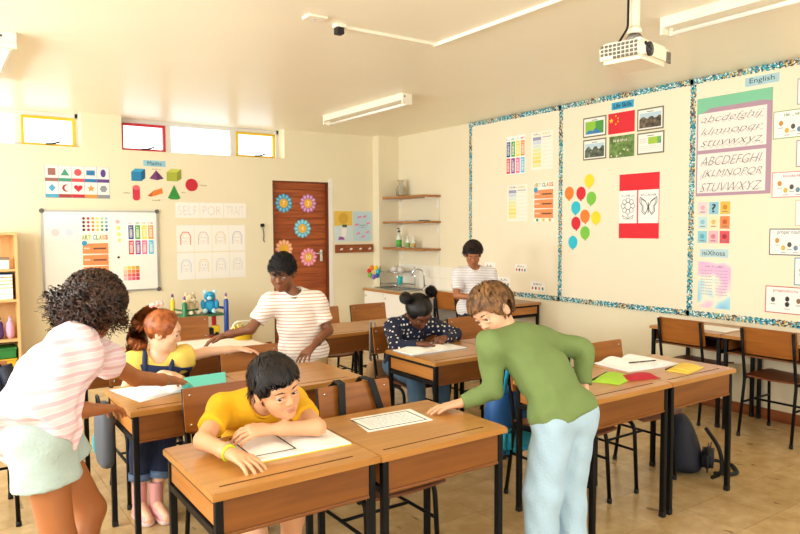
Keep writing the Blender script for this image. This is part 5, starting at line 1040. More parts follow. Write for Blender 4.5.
class Head:
    def __init__(s, c, F, U, k=1.):
        s.c = np.asarray(c, float); s.F = nrm(F); U = np.asarray(U, float); s.U = nrm(U-s.F*(U@s.F)); s.R = np.cross(s.F, s.U); s.k = k; s.M = np.stack([s.R, s.F, s.U])
    def p(s, x, y, z): return s.c+s.k*(s.R*x+s.F*y+s.U*z)
    def e(s, c, r): return ell(s.p(*c), np.asarray(r)*s.k, s.M)
    def cn(s, a, b, ra, rb): return cone(s.p(*a), s.p(*b), ra*s.k, rb*s.k)
    def build(s, g):
        k = s.k; g.add(s.e((0, -.012, .03), (.072, .088, .080)), .01*k); g.add(s.e((0, .018, -.028), (.060, .066, .080)), .03*k); g.add(s.e((0, .036, -.074), (.040, .040, .032)), .03*k)
        for q in (-1, 1): g.add(s.e((q*.034, .046, -.036), (.026, .028, .026)), .02*k); g.cut(s.e((q*.029, .087, -.001), (.019, .014, .011)), .014*k)
        g.add(s.e((0, .068, .028), (.05, .02, .02)), .02*k)
        g.add(s.cn((0, .079, .004), (0, .092, -.028), .007, .0105), .010*k)
        for q in (-1, 1): g.add(s.e((q*.0105, .084, -.031), (.008, .010, .007)), .006*k); g.add(s.e((q*.029, .078, .0085), (.018, .010, .0055)), .006*k); g.add(s.e((q*.028, .077, -.014), (.017, .009, .005)), .006*k)
        g.add(s.e((0, .077, -.0575), (.020, .011, .0050)), .005*k); g.add(s.e((0, .077, -.0675), (.017, .011, .0055)), .005*k); g.cut(s.e((0, .091, -.0622), (.021, .006, .0012)), .003*k)
        g.add(s.e((0, .067, -.090), (.020, .016, .015)), .015*k)
        for q in (-1, 1):
            ea = s.e((q*.073, -.010, -.014), (.009, .020, .030)); g.add(ea, .008*k); g.cut(s.e((q*.081, -.006, -.012), (.006, .011, .017)), .004*k)
    def details(s, par, org, skin, brow, look=(0, 0), closed=.0, lips='#b86a60'):
        mo = lambda x, y, z: Vector(s.p(x, y, z)-np.asarray(org)); k = s.k; R = Matrix([s.R, s.F, s.U]).transposed()
        for q in (-1, 1):
            e = obj('eye', bl(mo(q*.029, .0715, -.003), (.0125*k, .0095*k, (.0085*(1-closed)+.002)*k), 14, 10, R), mat('eye_white', '#e9e2da', .25), par)
            obj('iris', bl(mo(q*.029+look[0]*.006, .0775, -.0035+look[1]*.004), (.0068*k, .0042*k, (.0068*(1-closed)+.001)*k), 12, 8, R), mat('iris_dark', '#24160f', .15), e)
            bm = bmesh.new(); tube(bm, [mo(q*.0165, .0785, -.004), mo(q*.022, .0825, .003-.006*closed), mo(q*.030, .0830, .005-.009*closed), mo(q*.038, .079, .002-.006*closed), mo(q*.043, .073, -.003)], .0013*k, 5); obj('eyelash', bm, mat('lash', '#1a1110', .6), e)
            bm = bmesh.new(); tube(bm, [mo(q*.013, .087, .0175), mo(q*.024, .0875, .0225), mo(q*.036, .082, .0225), mo(q*.046, .073, .017)], .002*k, 6, taper=[.0016*k, .0028*k, .0024*k, .0010*k]); obj('eyebrow', bm, brow, par)
        bm = bmesh.new(); blob(bm, mo(0, .0835, -.0575), (.0165*k, .0055*k, .0038*k), 12, 8, R); blob(bm, mo(0, .0835, -.0672), (.0145*k, .0058*k, .0045*k), 12, 8, R); obj('mouth', bm, mat('lips_'+lips, lips, .45), par)
def hand(g, W, D, B, side, curl=(.3, .4, .35), k=1., spread=.2, thumb=.7):
    """W wrist, D towards the fingers, B back of the hand, side +1 thumb on D x B, -1 on the other"""
    W = np.asarray(W, float); D = nrm(D); B = np.asarray(B, float); B = nrm(B-D*(B@D)); S = np.cross(D, B)*side; kn = []
    for i, (o, l) in enumerate(((.026, .060), (.009, .064), (-.009, .062), (-.025, .055))):
        P = W+k*(D*l+S*o); kn.append(P); g.add(cone(W+k*S*o*.45, P, .0125*k, .0100*k), .010*k)
    g.add(cone(W-D*.01*k, W+D*.04*k, .017*k, .02*k, B, .7), .012*k)
    for i, P in enumerate(kn):
        a = spread*(1.2, .4, -.4, -1.3)[i]; d = nrm(D+S*math.tan(a)); L = (.034, .038, .035, .028)[i]; ang = 0; Q = P
        for j, f in enumerate((1., .68, .56)):
            ang += curl[j]; dd = d*math.cos(ang)-B*math.sin(ang); N_ = Q+dd*L*f*k; g.add(cone(Q, N_, (.0082-.0008*j)*k, (.0076-.0009*j)*k), .003*k); Q = N_
    T0 = W+k*(D*.018+S*.022); T1 = T0+k*.036*nrm(D*.75+S*thumb-B*.25); T2 = T1+k*.028*nrm(D+S*thumb*.25-B*.2); g.add(cone(W+k*D*.008, T0, .013*k, .0125*k), .01*k); g.add(cone(T0, T1, .0115*k, .0088*k), .006*k); g.add(cone(T1, T2, .0088*k, .0070*k), .003*k)
def skin_mat(name, col, rough=.48): return mat('skin_'+name, col, rough, sss=.12, var=.05, vscale=18)
def bounds(J, pad=.16):
    P = np.array([v for v in J.values() if np.ndim(v) == 1 and len(v) == 3]); return P.min(0)-pad, P.max(0)+pad
class Body:
    """J holds the joints (L/R are the person's own): pel chest neck shL shR elL elR wrL wrR hipL hipR knL knR anL anR toL toR"""
    def __init__(s, J, k=1., fat=1.):
        s.J = {a: np.asarray(b, float) for a, b in J.items()}; J = s.J; s.k = k; s.fat = fat; s.T = nrm(J['neck']-J['pel']); A = J['shR']-J['shL']; s.A = nrm(A-s.T*(A@s.T)); s.N = np.cross(s.T, s.A)
        s.ra = dict(sh=.038, el=.031, fo=.031, wr=.0205, hip=.066, kn=.047, ca=.046, an=.031); s.ra = {a: b*k*fat for a, b in s.ra.items()}
    def torso(s, g, inf=0., kk=.04):
        J, k = s.J, s.k; c = lambda *a, **q: g.add(cone(*a, **q), kk*k); w = .104*k*s.fat
        g.add(cone(J['pel'], J['chest'], w*.98+inf, w*1.08+inf, s.N, .74), .02); c(J['chest'], J['neck']-s.T*.085*k, w*1.08+inf, w*.98+inf, s.N, .72)
        c(J['hipL']+s.T*.02*k, J['hipR']+s.T*.02*k, .082*k*s.fat+inf, .082*k*s.fat+inf)
        for a in ('shL', 'shR'): c(J['neck']-s.T*.02*k, J[a], .040*k+inf*.6, .041*k+inf)
        c(J['shL']-s.T*.03*k, J['shR']-s.T*.03*k, .05*k+inf, .05*k+inf)
    def skin(s, head, hands, res=.005, feet=True, pad=.16):
        J, k, r = s.J, s.k, s.ra; lo, hi = bounds({**J, 'h': head.c}, pad); g = Grid(lo, hi, res); s.torso(g, -.006)
        g.add(cone(J['neck']-s.T*.03*k, head.p(0, -.018, -.055), .045*k, .040*k), .025*k)
        head.build(g)
        for q in 'LR':
            g.add(cone(J['sh'+q], J['el'+q], r['sh'], r['el']), .025*k); g.add(cone(J['el'+q], J['wr'+q]*.7+J['el'+q]*.3, r['fo'], r['wr']*1.22), .015*k); g.add(cone(J['wr'+q]*.7+J['el'+q]*.3, J['wr'+q], r['wr']*1.22, r['wr']*.95), .015*k)
            g.add(cone(J['hip'+q], J['kn'+q], r['hip'], r['kn']), .03*k); m = J['kn'+q]*.65+J['an'+q]*.35; g.add(cone(J['kn'+q], m, r['kn'], r['ca']), .02*k); g.add(cone(m, J['an'+q], r['ca'], r['an']), .02*k)
            if feet: g.add(cone(J['an'+q]-np.array([0, 0, .03*k]), J['to'+q], .030*k, .024*k), .02*k)
        for q, h in hands.items(): hand(g, J['wr'+q], h[0], h[1], 1 if q == 'L' else -1, k=k*h[3] if len(h) > 3 else k, **(h[2] if len(h) > 2 else {}))
        return g.mesh()
    def top(s, sleeve, inf=.012, hem=.06, flare=.0, neck_r=.058, res=.006, cuff=.012, side_inf=.008, puff=0., drop=0.):
        """shirt: sleeve = fraction of the whole arm that is covered (0..2, 1 = elbow)"""
        J, k, r = s.J, s.k, s.ra; lo, hi = bounds({a: b for a, b in J.items() if a[:2] not in ('kn', 'an', 'to')}, .2); g = Grid(lo, hi, res); s.torso(g, inf)
        if flare: g.add(cone(J['pel']-s.T*(hem+.04), J['chest'], .104*k*s.fat+inf+flare, .104*k*s.fat+inf, s.N, .8), .03)
        g.keep(half(J['pel']-s.T*hem, -s.T))
        for q in 'LR':
            a, b, c = J['sh'+q], J['el'+q], J['wr'+q]; f = min(sleeve, 1.); e = a+(b-a)*f; g.add(cone(a, e, r['sh']+inf+puff, (r['sh']*(1-f)+r['el']*f)+cuff+puff*.6, flat_b=sleeve < 1), .02*k)
            if sleeve > 1: f = sleeve-1; e2 = b+(c-b)*f; g.add(cone(b, e2, r['fo']+cuff, r['wr']*f+r['fo']*(1-f)+cuff*.8, flat_b=True), .012*k)
        nk = J['neck']; g.cut(cone(nk-s.T*(.012+drop)+s.N*.02*k, nk+s.T*.15*k+s.N*.0, neck_r*k*.86, neck_r*k*1.2), .006); return g.mesh()
    def bottoms(s, legs, inf=.012, waist=.05, res=.006, flare=0., top_inf=.012):
        """trousers or shorts: legs = fraction of the leg covered (0..2, 1 = knee)"""
        J, k, r = s.J, s.k, s.ra; P = {a: J[a] for a in J if a[:2] in ('pe', 'hi', 'kn', 'an')}; lo, hi = bounds(P, .2); g = Grid(lo, hi, res)
        g.add(cone(J['hipL']+s.T*.02*k, J['hipR']+s.T*.02*k, .082*k*s.fat+top_inf, .082*k*s.fat+top_inf), .01); g.add(cone(J['pel'], J['pel']+s.T*.1*k, .104*k*s.fat+top_inf, .104*k*s.fat+top_inf, s.N, .74), .03)
        g.keep(half(J['pel']+s.T*waist, s.T))
        for q in 'LR':
            a, b, c = J['hip'+q], J['kn'+q], J['an'+q]; f = min(legs, 1.); g.add(cone(a, a+(b-a)*f, r['hip']+inf, r['hip']*(1-f)+r['kn']*f+inf+flare, flat_b=legs < 1), .03*k)
            if legs > 1: f = legs-1; g.add(cone(b, b+(c-b)*f, r['kn']+inf+flare, r['kn']*(1-f)+r['an']*f+inf+flare, flat_b=True), .02*k)
        return g.mesh()
def shoe(par, an, to, col, sole, k, org, name='shoe', boot=0.):
    an, to = np.asarray(an, float), np.asarray(to, float); d = to-an; d[2] = 0; d = nrm(d); heel = an.copy(); heel[2] = .035*k; tip = heel+d*.125*k
    g = Grid(np.minimum(heel, tip)-[.1, .1, .06], np.maximum(heel, tip)+[.1, .1, .12+boot], .005); g.add(cone(heel-d*.02*k, heel+d*.05*k, .036*k, .036*k), .02); g.add(cone(heel+d*.05*k, tip-np.array([0, 0, .008]), .036*k, .031*k), .02); g.add(cone(heel, an+np.array([0, 0, .015+boot]), .037*k, .038*k, flat_b=True), .02); g.keep(half((0, 0, .012), (0, 0, -1))); o = to_obj(name, g.mesh(), M(col, .6), par, org)
    g = Grid(np.minimum(heel, tip)-[.1, .1, .06], np.maximum(heel, tip)+[.1, .1, .05], .005); z = np.array([0, 0, -.02]); g.add(cone(heel-d*.02*k+z, heel+d*.05*k+z, .040*k, .039*k), .02); g.add(cone(heel+d*.05*k+z, tip+z, .039*k, .034*k), .02); g.keep(half((0, 0, .0), (0, 0, -1))); g.keep(half((0, 0, .022), (0, 0, 1))); to_obj('sole', g.mesh(), M(sole, .7), o, org)
def scalp_roots(h, n, region, inf=.004):
    out = []
    while len(out) < n:
        d = nrm(RNG.normal(size=3)); p = np.array([d[0]*(.072+inf), -.012+d[1]*(.088+inf), .03+d[2]*(.080+inf)])
        if region(p): out.append(p)
    return np.array(out)
def flow(roots, dir0, length, K, grav, layer, noise=.1, curl=0., freq=0., rl=.3, zc=.03, tang=.93, hug=-.35):
    """comb strands over the skull in head space; grav = pull vector in head space"""
    N_ = len(roots); P = np.zeros((N_, K, 3)); P[:, 0] = roots; d = dir0.copy(); nn = (roots-np.array([0, -.012, zc]))/np.array([.072, .088, .080])**2; nn /= np.linalg.norm(nn, axis=1, keepdims=True); d = d-nn*((d*nn).sum(1)*tang)[:, None]; d /= np.linalg.norm(d, axis=1, keepdims=True)+1e-6; L = length*(1+RNG.uniform(-rl, rl, N_)); st = (L/(K-1))[:, None]; lay = layer*RNG.uniform(.35, 1., N_); ph = RNG.uniform(0, 6.28, N_); rad = np.array([.072, .088, .080]); cen = np.array([0, -.012, zc])
    jit = RNG.normal(size=(N_, 3))*noise
    for j in range(1, K):
        d = d+grav[None, :]*(1.0/K)*2+jit*.4; d /= np.linalg.norm(d, axis=1, keepdims=True); q = P[:, j-1]+d*st; e = rad[None, :]+lay[:, None]; u = (q-cen)/e; m = np.linalg.norm(u, axis=1); ins = (m < 1) | (u[:, 2] > hug); q[ins] = cen+u[ins]/m[ins][:, None]*e[ins]; P[:, j] = q; nd = q-P[:, j-1]; d = nd/(np.linalg.norm(nd, axis=1, keepdims=True)+1e-9)
    if curl:
        T = np.gradient(P, axis=1); T /= np.linalg.norm(T, axis=2, keepdims=True)+1e-9; o = P-cen; B = np.cross(T, o); B /= np.linalg.norm(B, axis=2, keepdims=True)+1e-9; C_ = np.cross(B, T); s = np.linspace(0, 1, K)[None, :]; a = ph[:, None]+freq*s*2*math.pi; amp = curl*np.minimum(1, s*4)
        P = P+B*(np.cos(a)*amp)[:, :, None]+C_*(np.sin(a)*amp)[:, :, None]
    return P
def trim_face(P, zf=.047, zs=-.012, jit=.008):
    P = P.copy(); J_ = RNG.uniform(-jit, jit, len(P))
    for j in range(1, P.shape[1]):
        x, y, z = P[:, j, 0], P[:, j, 1], P[:, j, 2]; lim = np.where(np.abs(x) > .055, zs+(y-.02)*1.2, zf)+J_; bad = ((y > .022) & (z < lim)) | ((np.abs(x) > .06) & (np.abs(y+.01) < .032) & (z < .014)) | (z < -.062); P[bad, j] = P[bad, j-1]+1e-5
    return P
def hair_obj(h, par, org, m, parts_local, cap=None, width=.004, name='hair'):
    W = []
    for P, w in parts_local:
        N_ = P.copy()-np.array([0, -.012, .02]); wp = h.c+h.k*(P@h.M); wn = N_@h.M; W.append(strands_mesh(wp, w*h.k, wn))
    if cap is not None: W.append(cap)
    return to_obj(name, join(*W), m, par, org)
def cap_mesh(h, inf, cuts, extra=(), res=.005, pad=.14):
    g = Grid(h.c-pad*h.k-.02, h.c+pad*h.k+.02, res); g.add(h.e((0, -.014, .032), (.072+inf, .088+inf, .080+inf)), .01)
    for e in extra: g.add(h.e(*e), .02)
    for c in cuts: g.cut(h.e(*c), .006)
    return g.mesh()
def hair_mat(name, a, b, rough=.42):
    def f(nt, tc):
        n = nt.nodes.new('ShaderNodeTexNoise'); n.inputs['Scale'].default_value = 34; n.inputs['Detail'].default_value = 3; nt.links.new(tc.outputs['Object'], n.inputs['Vector']); return ramp(nt, n.outputs['Fac'], [(.35, a), (.65, b)])
    return ramp_mat('hair_'+name, f, rough, spec=.4)
def cloth(name, col, rough=.85, bump=.25, bscale=28, var=.06): return mat('cloth_'+name, col, rough, bump=bump, bscale=bscale, var=var, vscale=9)
FACE_CUT = [((0, .085, -.045), (.064, .075, .080))]
def collar(B, VF, m, par, org, neck_r, drop=0., rad=.006):
    """ribbed band along the neck opening of a shirt"""
    V = VF[0]; k = B.k; nk = B.J['neck']; a = nk-B.T*(.012+drop)+B.N*.02*k; b = nk+B.T*.15*k; fn = cone(a, b, neck_r*k*.86, neck_r*k*1.2)[0]; d = fn(V[:, 0], V[:, 1], V[:, 2]); Q = V-a; ok = (np.abs(d) < .006) & (np.linalg.norm(Q, axis=1) < .14); Q = Q[ok]
    if len(Q) < 30: return
    th = np.arctan2(Q@B.N, Q@B.A); t = Q@B.T; n = 24; P = []
    for i in range(n):
        c = -math.pi+2*math.pi*(i+.5)/n; w = np.abs((th-c+math.pi) % (2*math.pi)-math.pi) < .2
        P.append(Q[w][np.argmax(t[w])] if w.any() else None)
    P = [p for p in P if p is not None]; P = np.array(P)
    for _ in range(2): P = .5*P+.25*np.roll(P, 1, 0)+.25*np.roll(P, -1, 0)
    P = P+a-org; bm = bmesh.new(); tube(bm, [Vector(p) for p in P]+[Vector(P[0])], rad, 6, caps=False); obj('collar', bm, m, par)
def person(label, loc): r = tag(empty('person', (loc[0], loc[1], 0)), label, 'person'); return r, np.array([loc[0], loc[1], 0.])
# ---------------- boy in yellow, seated, leaning on the front desk
def P_yellow():
    r, org = person('boy in yellow T-shirt leaning on folded arm over open workbook', (1.05, 2.62))
    J = dict(pel=(1.07, 2.70, .54), chest=(1.06, 2.575, .69), neck=(1.035, 2.45, .835), shR=(.90, 2.50, .81), shL=(1.18, 2.47, .80), elR=(.765, 2.34, .748), wrR=(.808, 2.165, .737), elL=(1.165, 2.235, .752), wrL=(.985, 2.275, .765),
             hipR=(1.0, 2.70, .51), hipL=(1.145, 2.70, .51), knR=(.97, 2.38, .49), knL=(1.15, 2.40, .49), anR=(.93, 2.30, .10), anL=(1.12, 2.42, .10), toR=(.91, 2.17, .03), toL=(1.12, 2.29, .03))
    H = Head((1.03, 2.30, .912), (.12, -.96, -.20), (-.27, -.12, .95), 1.02); B = Body(J, 1.0); sk = skin_mat('yellow_boy', '#d9a077')
    bo = to_obj('body', B.skin(H, {'R': ((.35, -.92, -.10), (-.05, .05, 1), dict(curl=(.22, .3, .25), spread=.14)), 'L': ((-.94, .2, .02), (.05, -.35, .93), dict(curl=(.35, .45, .3), spread=.16))}, .0042), sk, r, org)
    hm = hair_mat('black', '#0e0908', '#241813', .6); H.details(bo, org, sk, mat('brow_black', '#1c120e', .7), (.6, -.6), .35, '#b5705c')
    tv = B.top(.62, .013, .10, neck_r=.062, cuff=.016); sh = to_obj('t_shirt', tv, cloth('yellow', '#e8ac0c'), r, org, (.003, 34))
    collar(B, tv, cloth('yellow_rib', '#dc9f08'), sh, org, .062)
    to_obj('shorts', B.bottoms(.85, .014), cloth('grey_shorts', '#3d4656'), r, org, (.002, 30))
    for q in 'RL': shoe(r, J['an'+q], J['to'+q], '#2aa08a', '#e8e6e0', 1, org)
    cap = cap_mesh(H, .009, [((0, .085, -.035), (.078, .062, .078)), ((0, .02, -.09), (.11, .12, .065)), ((.083, .012, -.03), (.03, .03, .035)), ((-.083, .012, -.03), (.03, .03, .035))])
    ro = scalp_roots(H, 4200, lambda p: p[2] > .0 or p[1] < -.01); cr_ = np.array([.01, -.05, .11]); d0 = ro-cr_; d0 /= np.linalg.norm(d0, axis=1, keepdims=True)+1e-9
    front = (ro[:, 1] > .0) & (ro[:, 2] > .05); back = ~front
    A = flow(ro[front], d0[front]*.8+np.array([0, .7, 0]), .075, 7, np.array([0, .15, -.5]), .024, .10); Bk = flow(ro[back], d0[back], .05, 6, np.array([0, -.1, -.5]), .022, .10)
    hair_obj(H, r, org, hm, [(trim_face(A), .006), (trim_face(Bk), .006)], cap)
    bm = bmesh.new(); w = np.array(J['wrR'])*.88+np.array(J['elR'])*.12; dd = nrm(np.array(J['wrR'])-np.array(J['elR'])); s1 = nrm(np.cross(dd, [0, 0, 1])); s2 = np.cross(s1, dd); tube(bm, [Vector(w+(s1*math.cos(t)+s2*math.sin(t))*.0245-org) for t in [2*math.pi*i/18 for i in range(19)]], .0055, 6, caps=False); obj('wristband', bm, M('#c6d62a', .5), r)
P_yellow()
# ---------------- red-haired girl, seated, reaching to her left
def P_red():
    r, org = person('red-haired girl with ponytail in yellow blouse and denim dungarees', (1.0, 3.85))
    J = dict(pel=(.99, 3.93, .53), chest=(.995, 3.90, .68), neck=(1.025, 3.87, .79), shR=(.91, 3.90, .755), shL=(1.14, 3.85, .76), elR=(.82, 3.80, .60), wrR=(.98, 3.62, .735), elL=(1.30, 3.88, .775), wrL=(1.49, 3.86, .775),
             hipR=(.92, 3.93, .51), hipL=(1.06, 3.93, .51), knR=(.87, 3.63, .49), knL=(1.0, 3.63, .49), anR=(.84, 3.60, .10), anL=(.915, 3.57, .10), toR=(.85, 3.47, .03), toL=(.93, 3.44, .03))
    H = Head((1.05, 3.845, .925), (.88, -.42, -.24), (.14, -.08, .98), 1.0); B = Body(J, .95); sk = skin_mat('fair', '#e6b391')
    bo = to_obj('body', B.skin(H, {'L': ((.96, -.1, -.1), (0, 0, 1), dict(curl=(.25, .3, .25))), 'R': ((.75, -.5, -.1), (0, 0, 1), dict(curl=(.4, .4, .3)))}, .005), sk, r, org); H.details(bo, org, sk, mat('brow_red', '#7a4426', .7), (0, -.7), .45, '#c07468')
    to_obj('blouse', B.top(.36, .014, .06, neck_r=.066, cuff=.024, puff=.026), cloth('soft_yellow', '#e6c35a'), r, org, (.004, 46))
    dm = cloth('denim', '#1c2a4c', .9, .35, 120)
    g = Grid(np.array([.75, 3.7, .42]), np.array([1.25, 4.1, .9]), .006); B.torso(g, .030); g.keep(half(np.array(J['neck'])-B.T*.032, B.T)); g.keep(half(np.array(J['pel'])-B.T*.05, -B.T)); g.cut(ell(np.array(J['shL'])-B.T*.04-B.N*.0, (.06, .075, .10))); g.cut(ell(np.array(J['shR'])-B.T*.04, (.06, .075, .10)))
    du = to_obj('dungaree_bib', g.mesh(), dm, r, org, (.0015, 40)); to_obj('dungaree_legs', B.bottoms(1.72, .02), dm, r, org, (.003, 36))
    for q in (-1, 1):
        top = np.array(J['neck'])-B.T*.012+B.A*q*.075; bm = bmesh.new(); pts = [np.array(J['neck'])-B.T*.09+B.A*q*.062+B.N*.092, np.array(J['neck'])-B.T*.05+B.A*q*.068+B.N*.09, top+B.N*.05+B.T*.022, top+B.T*.030, top-B.N*.06, np.array(J['neck'])-B.T*.09+B.A*q*.05-B.N*.10]
        tube(bm, arc([Vector(p-org) for p in pts], .03, 4), .014, 6); obj('dungaree_strap', bm, dm, du)
        obj('button', bl(Vector(pts[0]+B.N*.012-org), .009, 10, 8), M_chrome, du)
    for q in 'RL':
        a, k_ = np.array(J['an'+q]), np.array(J['kn'+q]); p1 = k_+(a-k_)*.66; p2 = k_+(a-k_)*.75; bm = bmesh.new(); tube(bm, [Vector(p1-org), Vector(p2-org)], .06, 16, taper=[.061, .059]); obj('rolled_hem', bm, cloth('denim_light', '#5c7394', .9), r); shoe(r, J['an'+q], J['to'+q], '#d99a98', '#d8b8b0', .95, org, 'boot', .07)
    hm = hair_mat('auburn', '#84401c', '#bd6c38', .4); cap = cap_mesh(H, .010, [((0, .10, .0), (.072, .064, .098)), ((0, .03, -.10), (.10, .11, .07))])
    ro = scalp_roots(H, 1400, lambda p: (p[2] > -.03 or p[1] < -.04) and p[1] < .05 and not (p[1] > .03 and p[2] < .06)); tie = np.array([0, -.065, .118]); d0 = tie-ro; L = np.linalg.norm(d0, axis=1); K = 7; t = np.linspace(0, 1, K)[None, :, None]; Pp = ro[:, None, :]*(1-t)+tie[None, None, :]*t; rad = np.array([.072, .088, .080])+.012; cen = np.array([0, -.012, .03]); u = (Pp-cen)/rad; m = np.linalg.norm(u, axis=2, keepdims=True); Pp = np.where(m < 1.02, cen+u/m*rad*RNG.uniform(1, 1.06, (len(ro), 1, 1)), Pp)
    # ponytail: falls behind and over her right shoulder
    n, K = 900, 22; s = np.linspace(0, 1, K); Mi = H.M; down = Mi@np.array([-.12, .06, -1.]); bk = np.array([-.1, -.8, .2]); path = []
    p = tie.copy(); d = nrm(bk)
    for j in range(K): path.append(p.copy()); d = nrm(d+down*.40*(1+j*.02)); p = p+d*.0195
    path = np.array(path); rr = .012+.052*np.sin(np.pi*np.minimum(1, s*.75+.02))*(1-.45*s); th = RNG.uniform(0, 6.28, n); q = np.sqrt(RNG.uniform(0, 1, n)); T = np.gradient(path, axis=0); T /= np.linalg.norm(T, axis=1, keepdims=True); S1 = np.cross(T, [1, .2, 0.]); S1 /= np.linalg.norm(S1, axis=1, keepdims=True); S2 = np.cross(T, S1); ph = RNG.uniform(0, 1.5, n)
    wv = .010*np.sin(s[None, :]*24+ph[:, None]+th[:, None]*.6)*np.minimum(1, s*3)[None, :]
    Pt = path[None]+S1[None]*((q*np.cos(th))[:, None]*rr[None]+wv)[:, :, None]+S2[None]*((q*np.sin(th))[:, None]*rr[None]+wv*.6)[:, :, None]
    ho = hair_obj(H, r, org, hm, [(Pp, .006), (Pt, .007)], cap)
    bm = bmesh.new(); c = Vector(H.p(*(tie+np.array([0, .004, .006])))-org)
    ax_ = Vector(nrm(nrm(H.U)*.8-H.F*.35))
    for i in range(10):
        a = 2*math.pi*i/10; blob(bm, c+ax_*(.016+.006*(i % 2))+Vector((H.R*math.cos(a)+nrm(np.cross(H.R, np.array(ax_)))*math.sin(a))*(.016+.006*(i % 3))), (.014, .014, .014), 10, 8)
    obj('scrunchie', bm, M('#efb0a4', .8), r)
P_red()
# ---------------- curly-haired girl leaning across from the left
def P_curly():
    r, org = person('standing girl with big brown curls, pink top and pale denim shorts', (.36, 2.75))
    J = dict(pel=(.265, 2.60, .83), chest=(.335, 2.69, .955), neck=(.445, 2.82, 1.08), shR=(.435, 2.685, 1.035), shL=(.49, 2.96, 1.03), elR=(.29, 2.62, .865), wrR=(.52, 2.79, .80), elL=(.725, 3.12, .835), wrL=(.935, 3.29, .765),
             hipR=(.275, 2.525, .795), hipL=(.295, 2.68, .795), knR=(.32, 2.51, .445), knL=(.45, 2.69, .455), anR=(.29, 2.46, .09), anL=(.34, 2.64, .10), toR=(.43, 2.48, .03), toL=(.47, 2.68, .03))
    H = Head((.525, 2.90, 1.19), (.84, .30, -.42), (.36, .12, .90), 1.02); B = Body(J, 1.05, 1.08); sk = skin_mat('tan', '#a8683c')
    bo = to_obj('body', B.skin(H, {'L': ((.72, .55, -.30), (.2, .1, .95), dict(curl=(.25, .3, .25), spread=.18)), 'R': ((.62, .68, -.15), (-.1, -.1, 1), dict(curl=(.3, .4, .4)))}, .005), sk, r, org); H.details(bo, org, sk, mat('brow_black', '#1c120e', .7), (0, -.4), .2, '#9c5a50')
    def pink(nt, tc):
        w = nt.nodes.new('ShaderNodeTexWave'); w.inputs['Scale'].default_value = 9; w.bands_direction = 'Z'; w.inputs['Distortion'].default_value = 1.2; nt.links.new(tc.outputs['Object'], w.inputs['Vector']); return ramp(nt, w.outputs['Fac'], [(.2, '#ecd4da'), (.5, '#f3e6e8'), (.8, '#e4bcc8')])
    to_obj('frilled_top', B.top(.55, .022, .075, flare=.065, neck_r=.07, cuff=.026, puff=.01), ramp_mat('pink_stripes', pink, .85), r, org, (.008, 40))
    to_obj('denim_shorts', B.bottoms(.42, .022, flare=.022), cloth('pale_denim', '#a9bab4', .9, .4, 90), r, org, (.004, 36)); sho = None
    for q in 'RL': shoe(r, J['an'+q], J['to'+q], '#e6e2dc', '#f2f0ec', 1.05, org)
    hm = hair_mat('curly', '#1a0f0a', '#4a2c1c', .5)
    ro = scalp_roots(H, 1500, lambda p: (p[2] > -.01 or p[1] < -.02) and not (p[1] > .05 and p[2] < .06)); d0 = ro-np.array([0, -.02, .0]); d0 /= np.linalg.norm(d0, axis=1, keepdims=True); gl = H.M@np.array([.05, .0, -1.]); A = flow(ro, d0, .105, 20, gl*1.6, .036, .2, .008, 4, .3, hug=-.1)
    g = Grid(H.c-.24, H.c+.24, .008); g.add(H.e((0, -.025, .03), (.094, .10, .094)), .02); g.add(ell(H.p(0, -.05, .0)+np.array([-.02, -.0, -.05]), (.08, .088, .085)), .04); g.cut(H.e((0, .10, -.045), (.066, .075, .09)), .01); V, F = g.mesh(); V = V+vnormals(V, F)*wrinkle(V, .014, 95)[:, None]
    hair_obj(H, r, org, hm, [(A, .008)], (V, F))
P_curly()
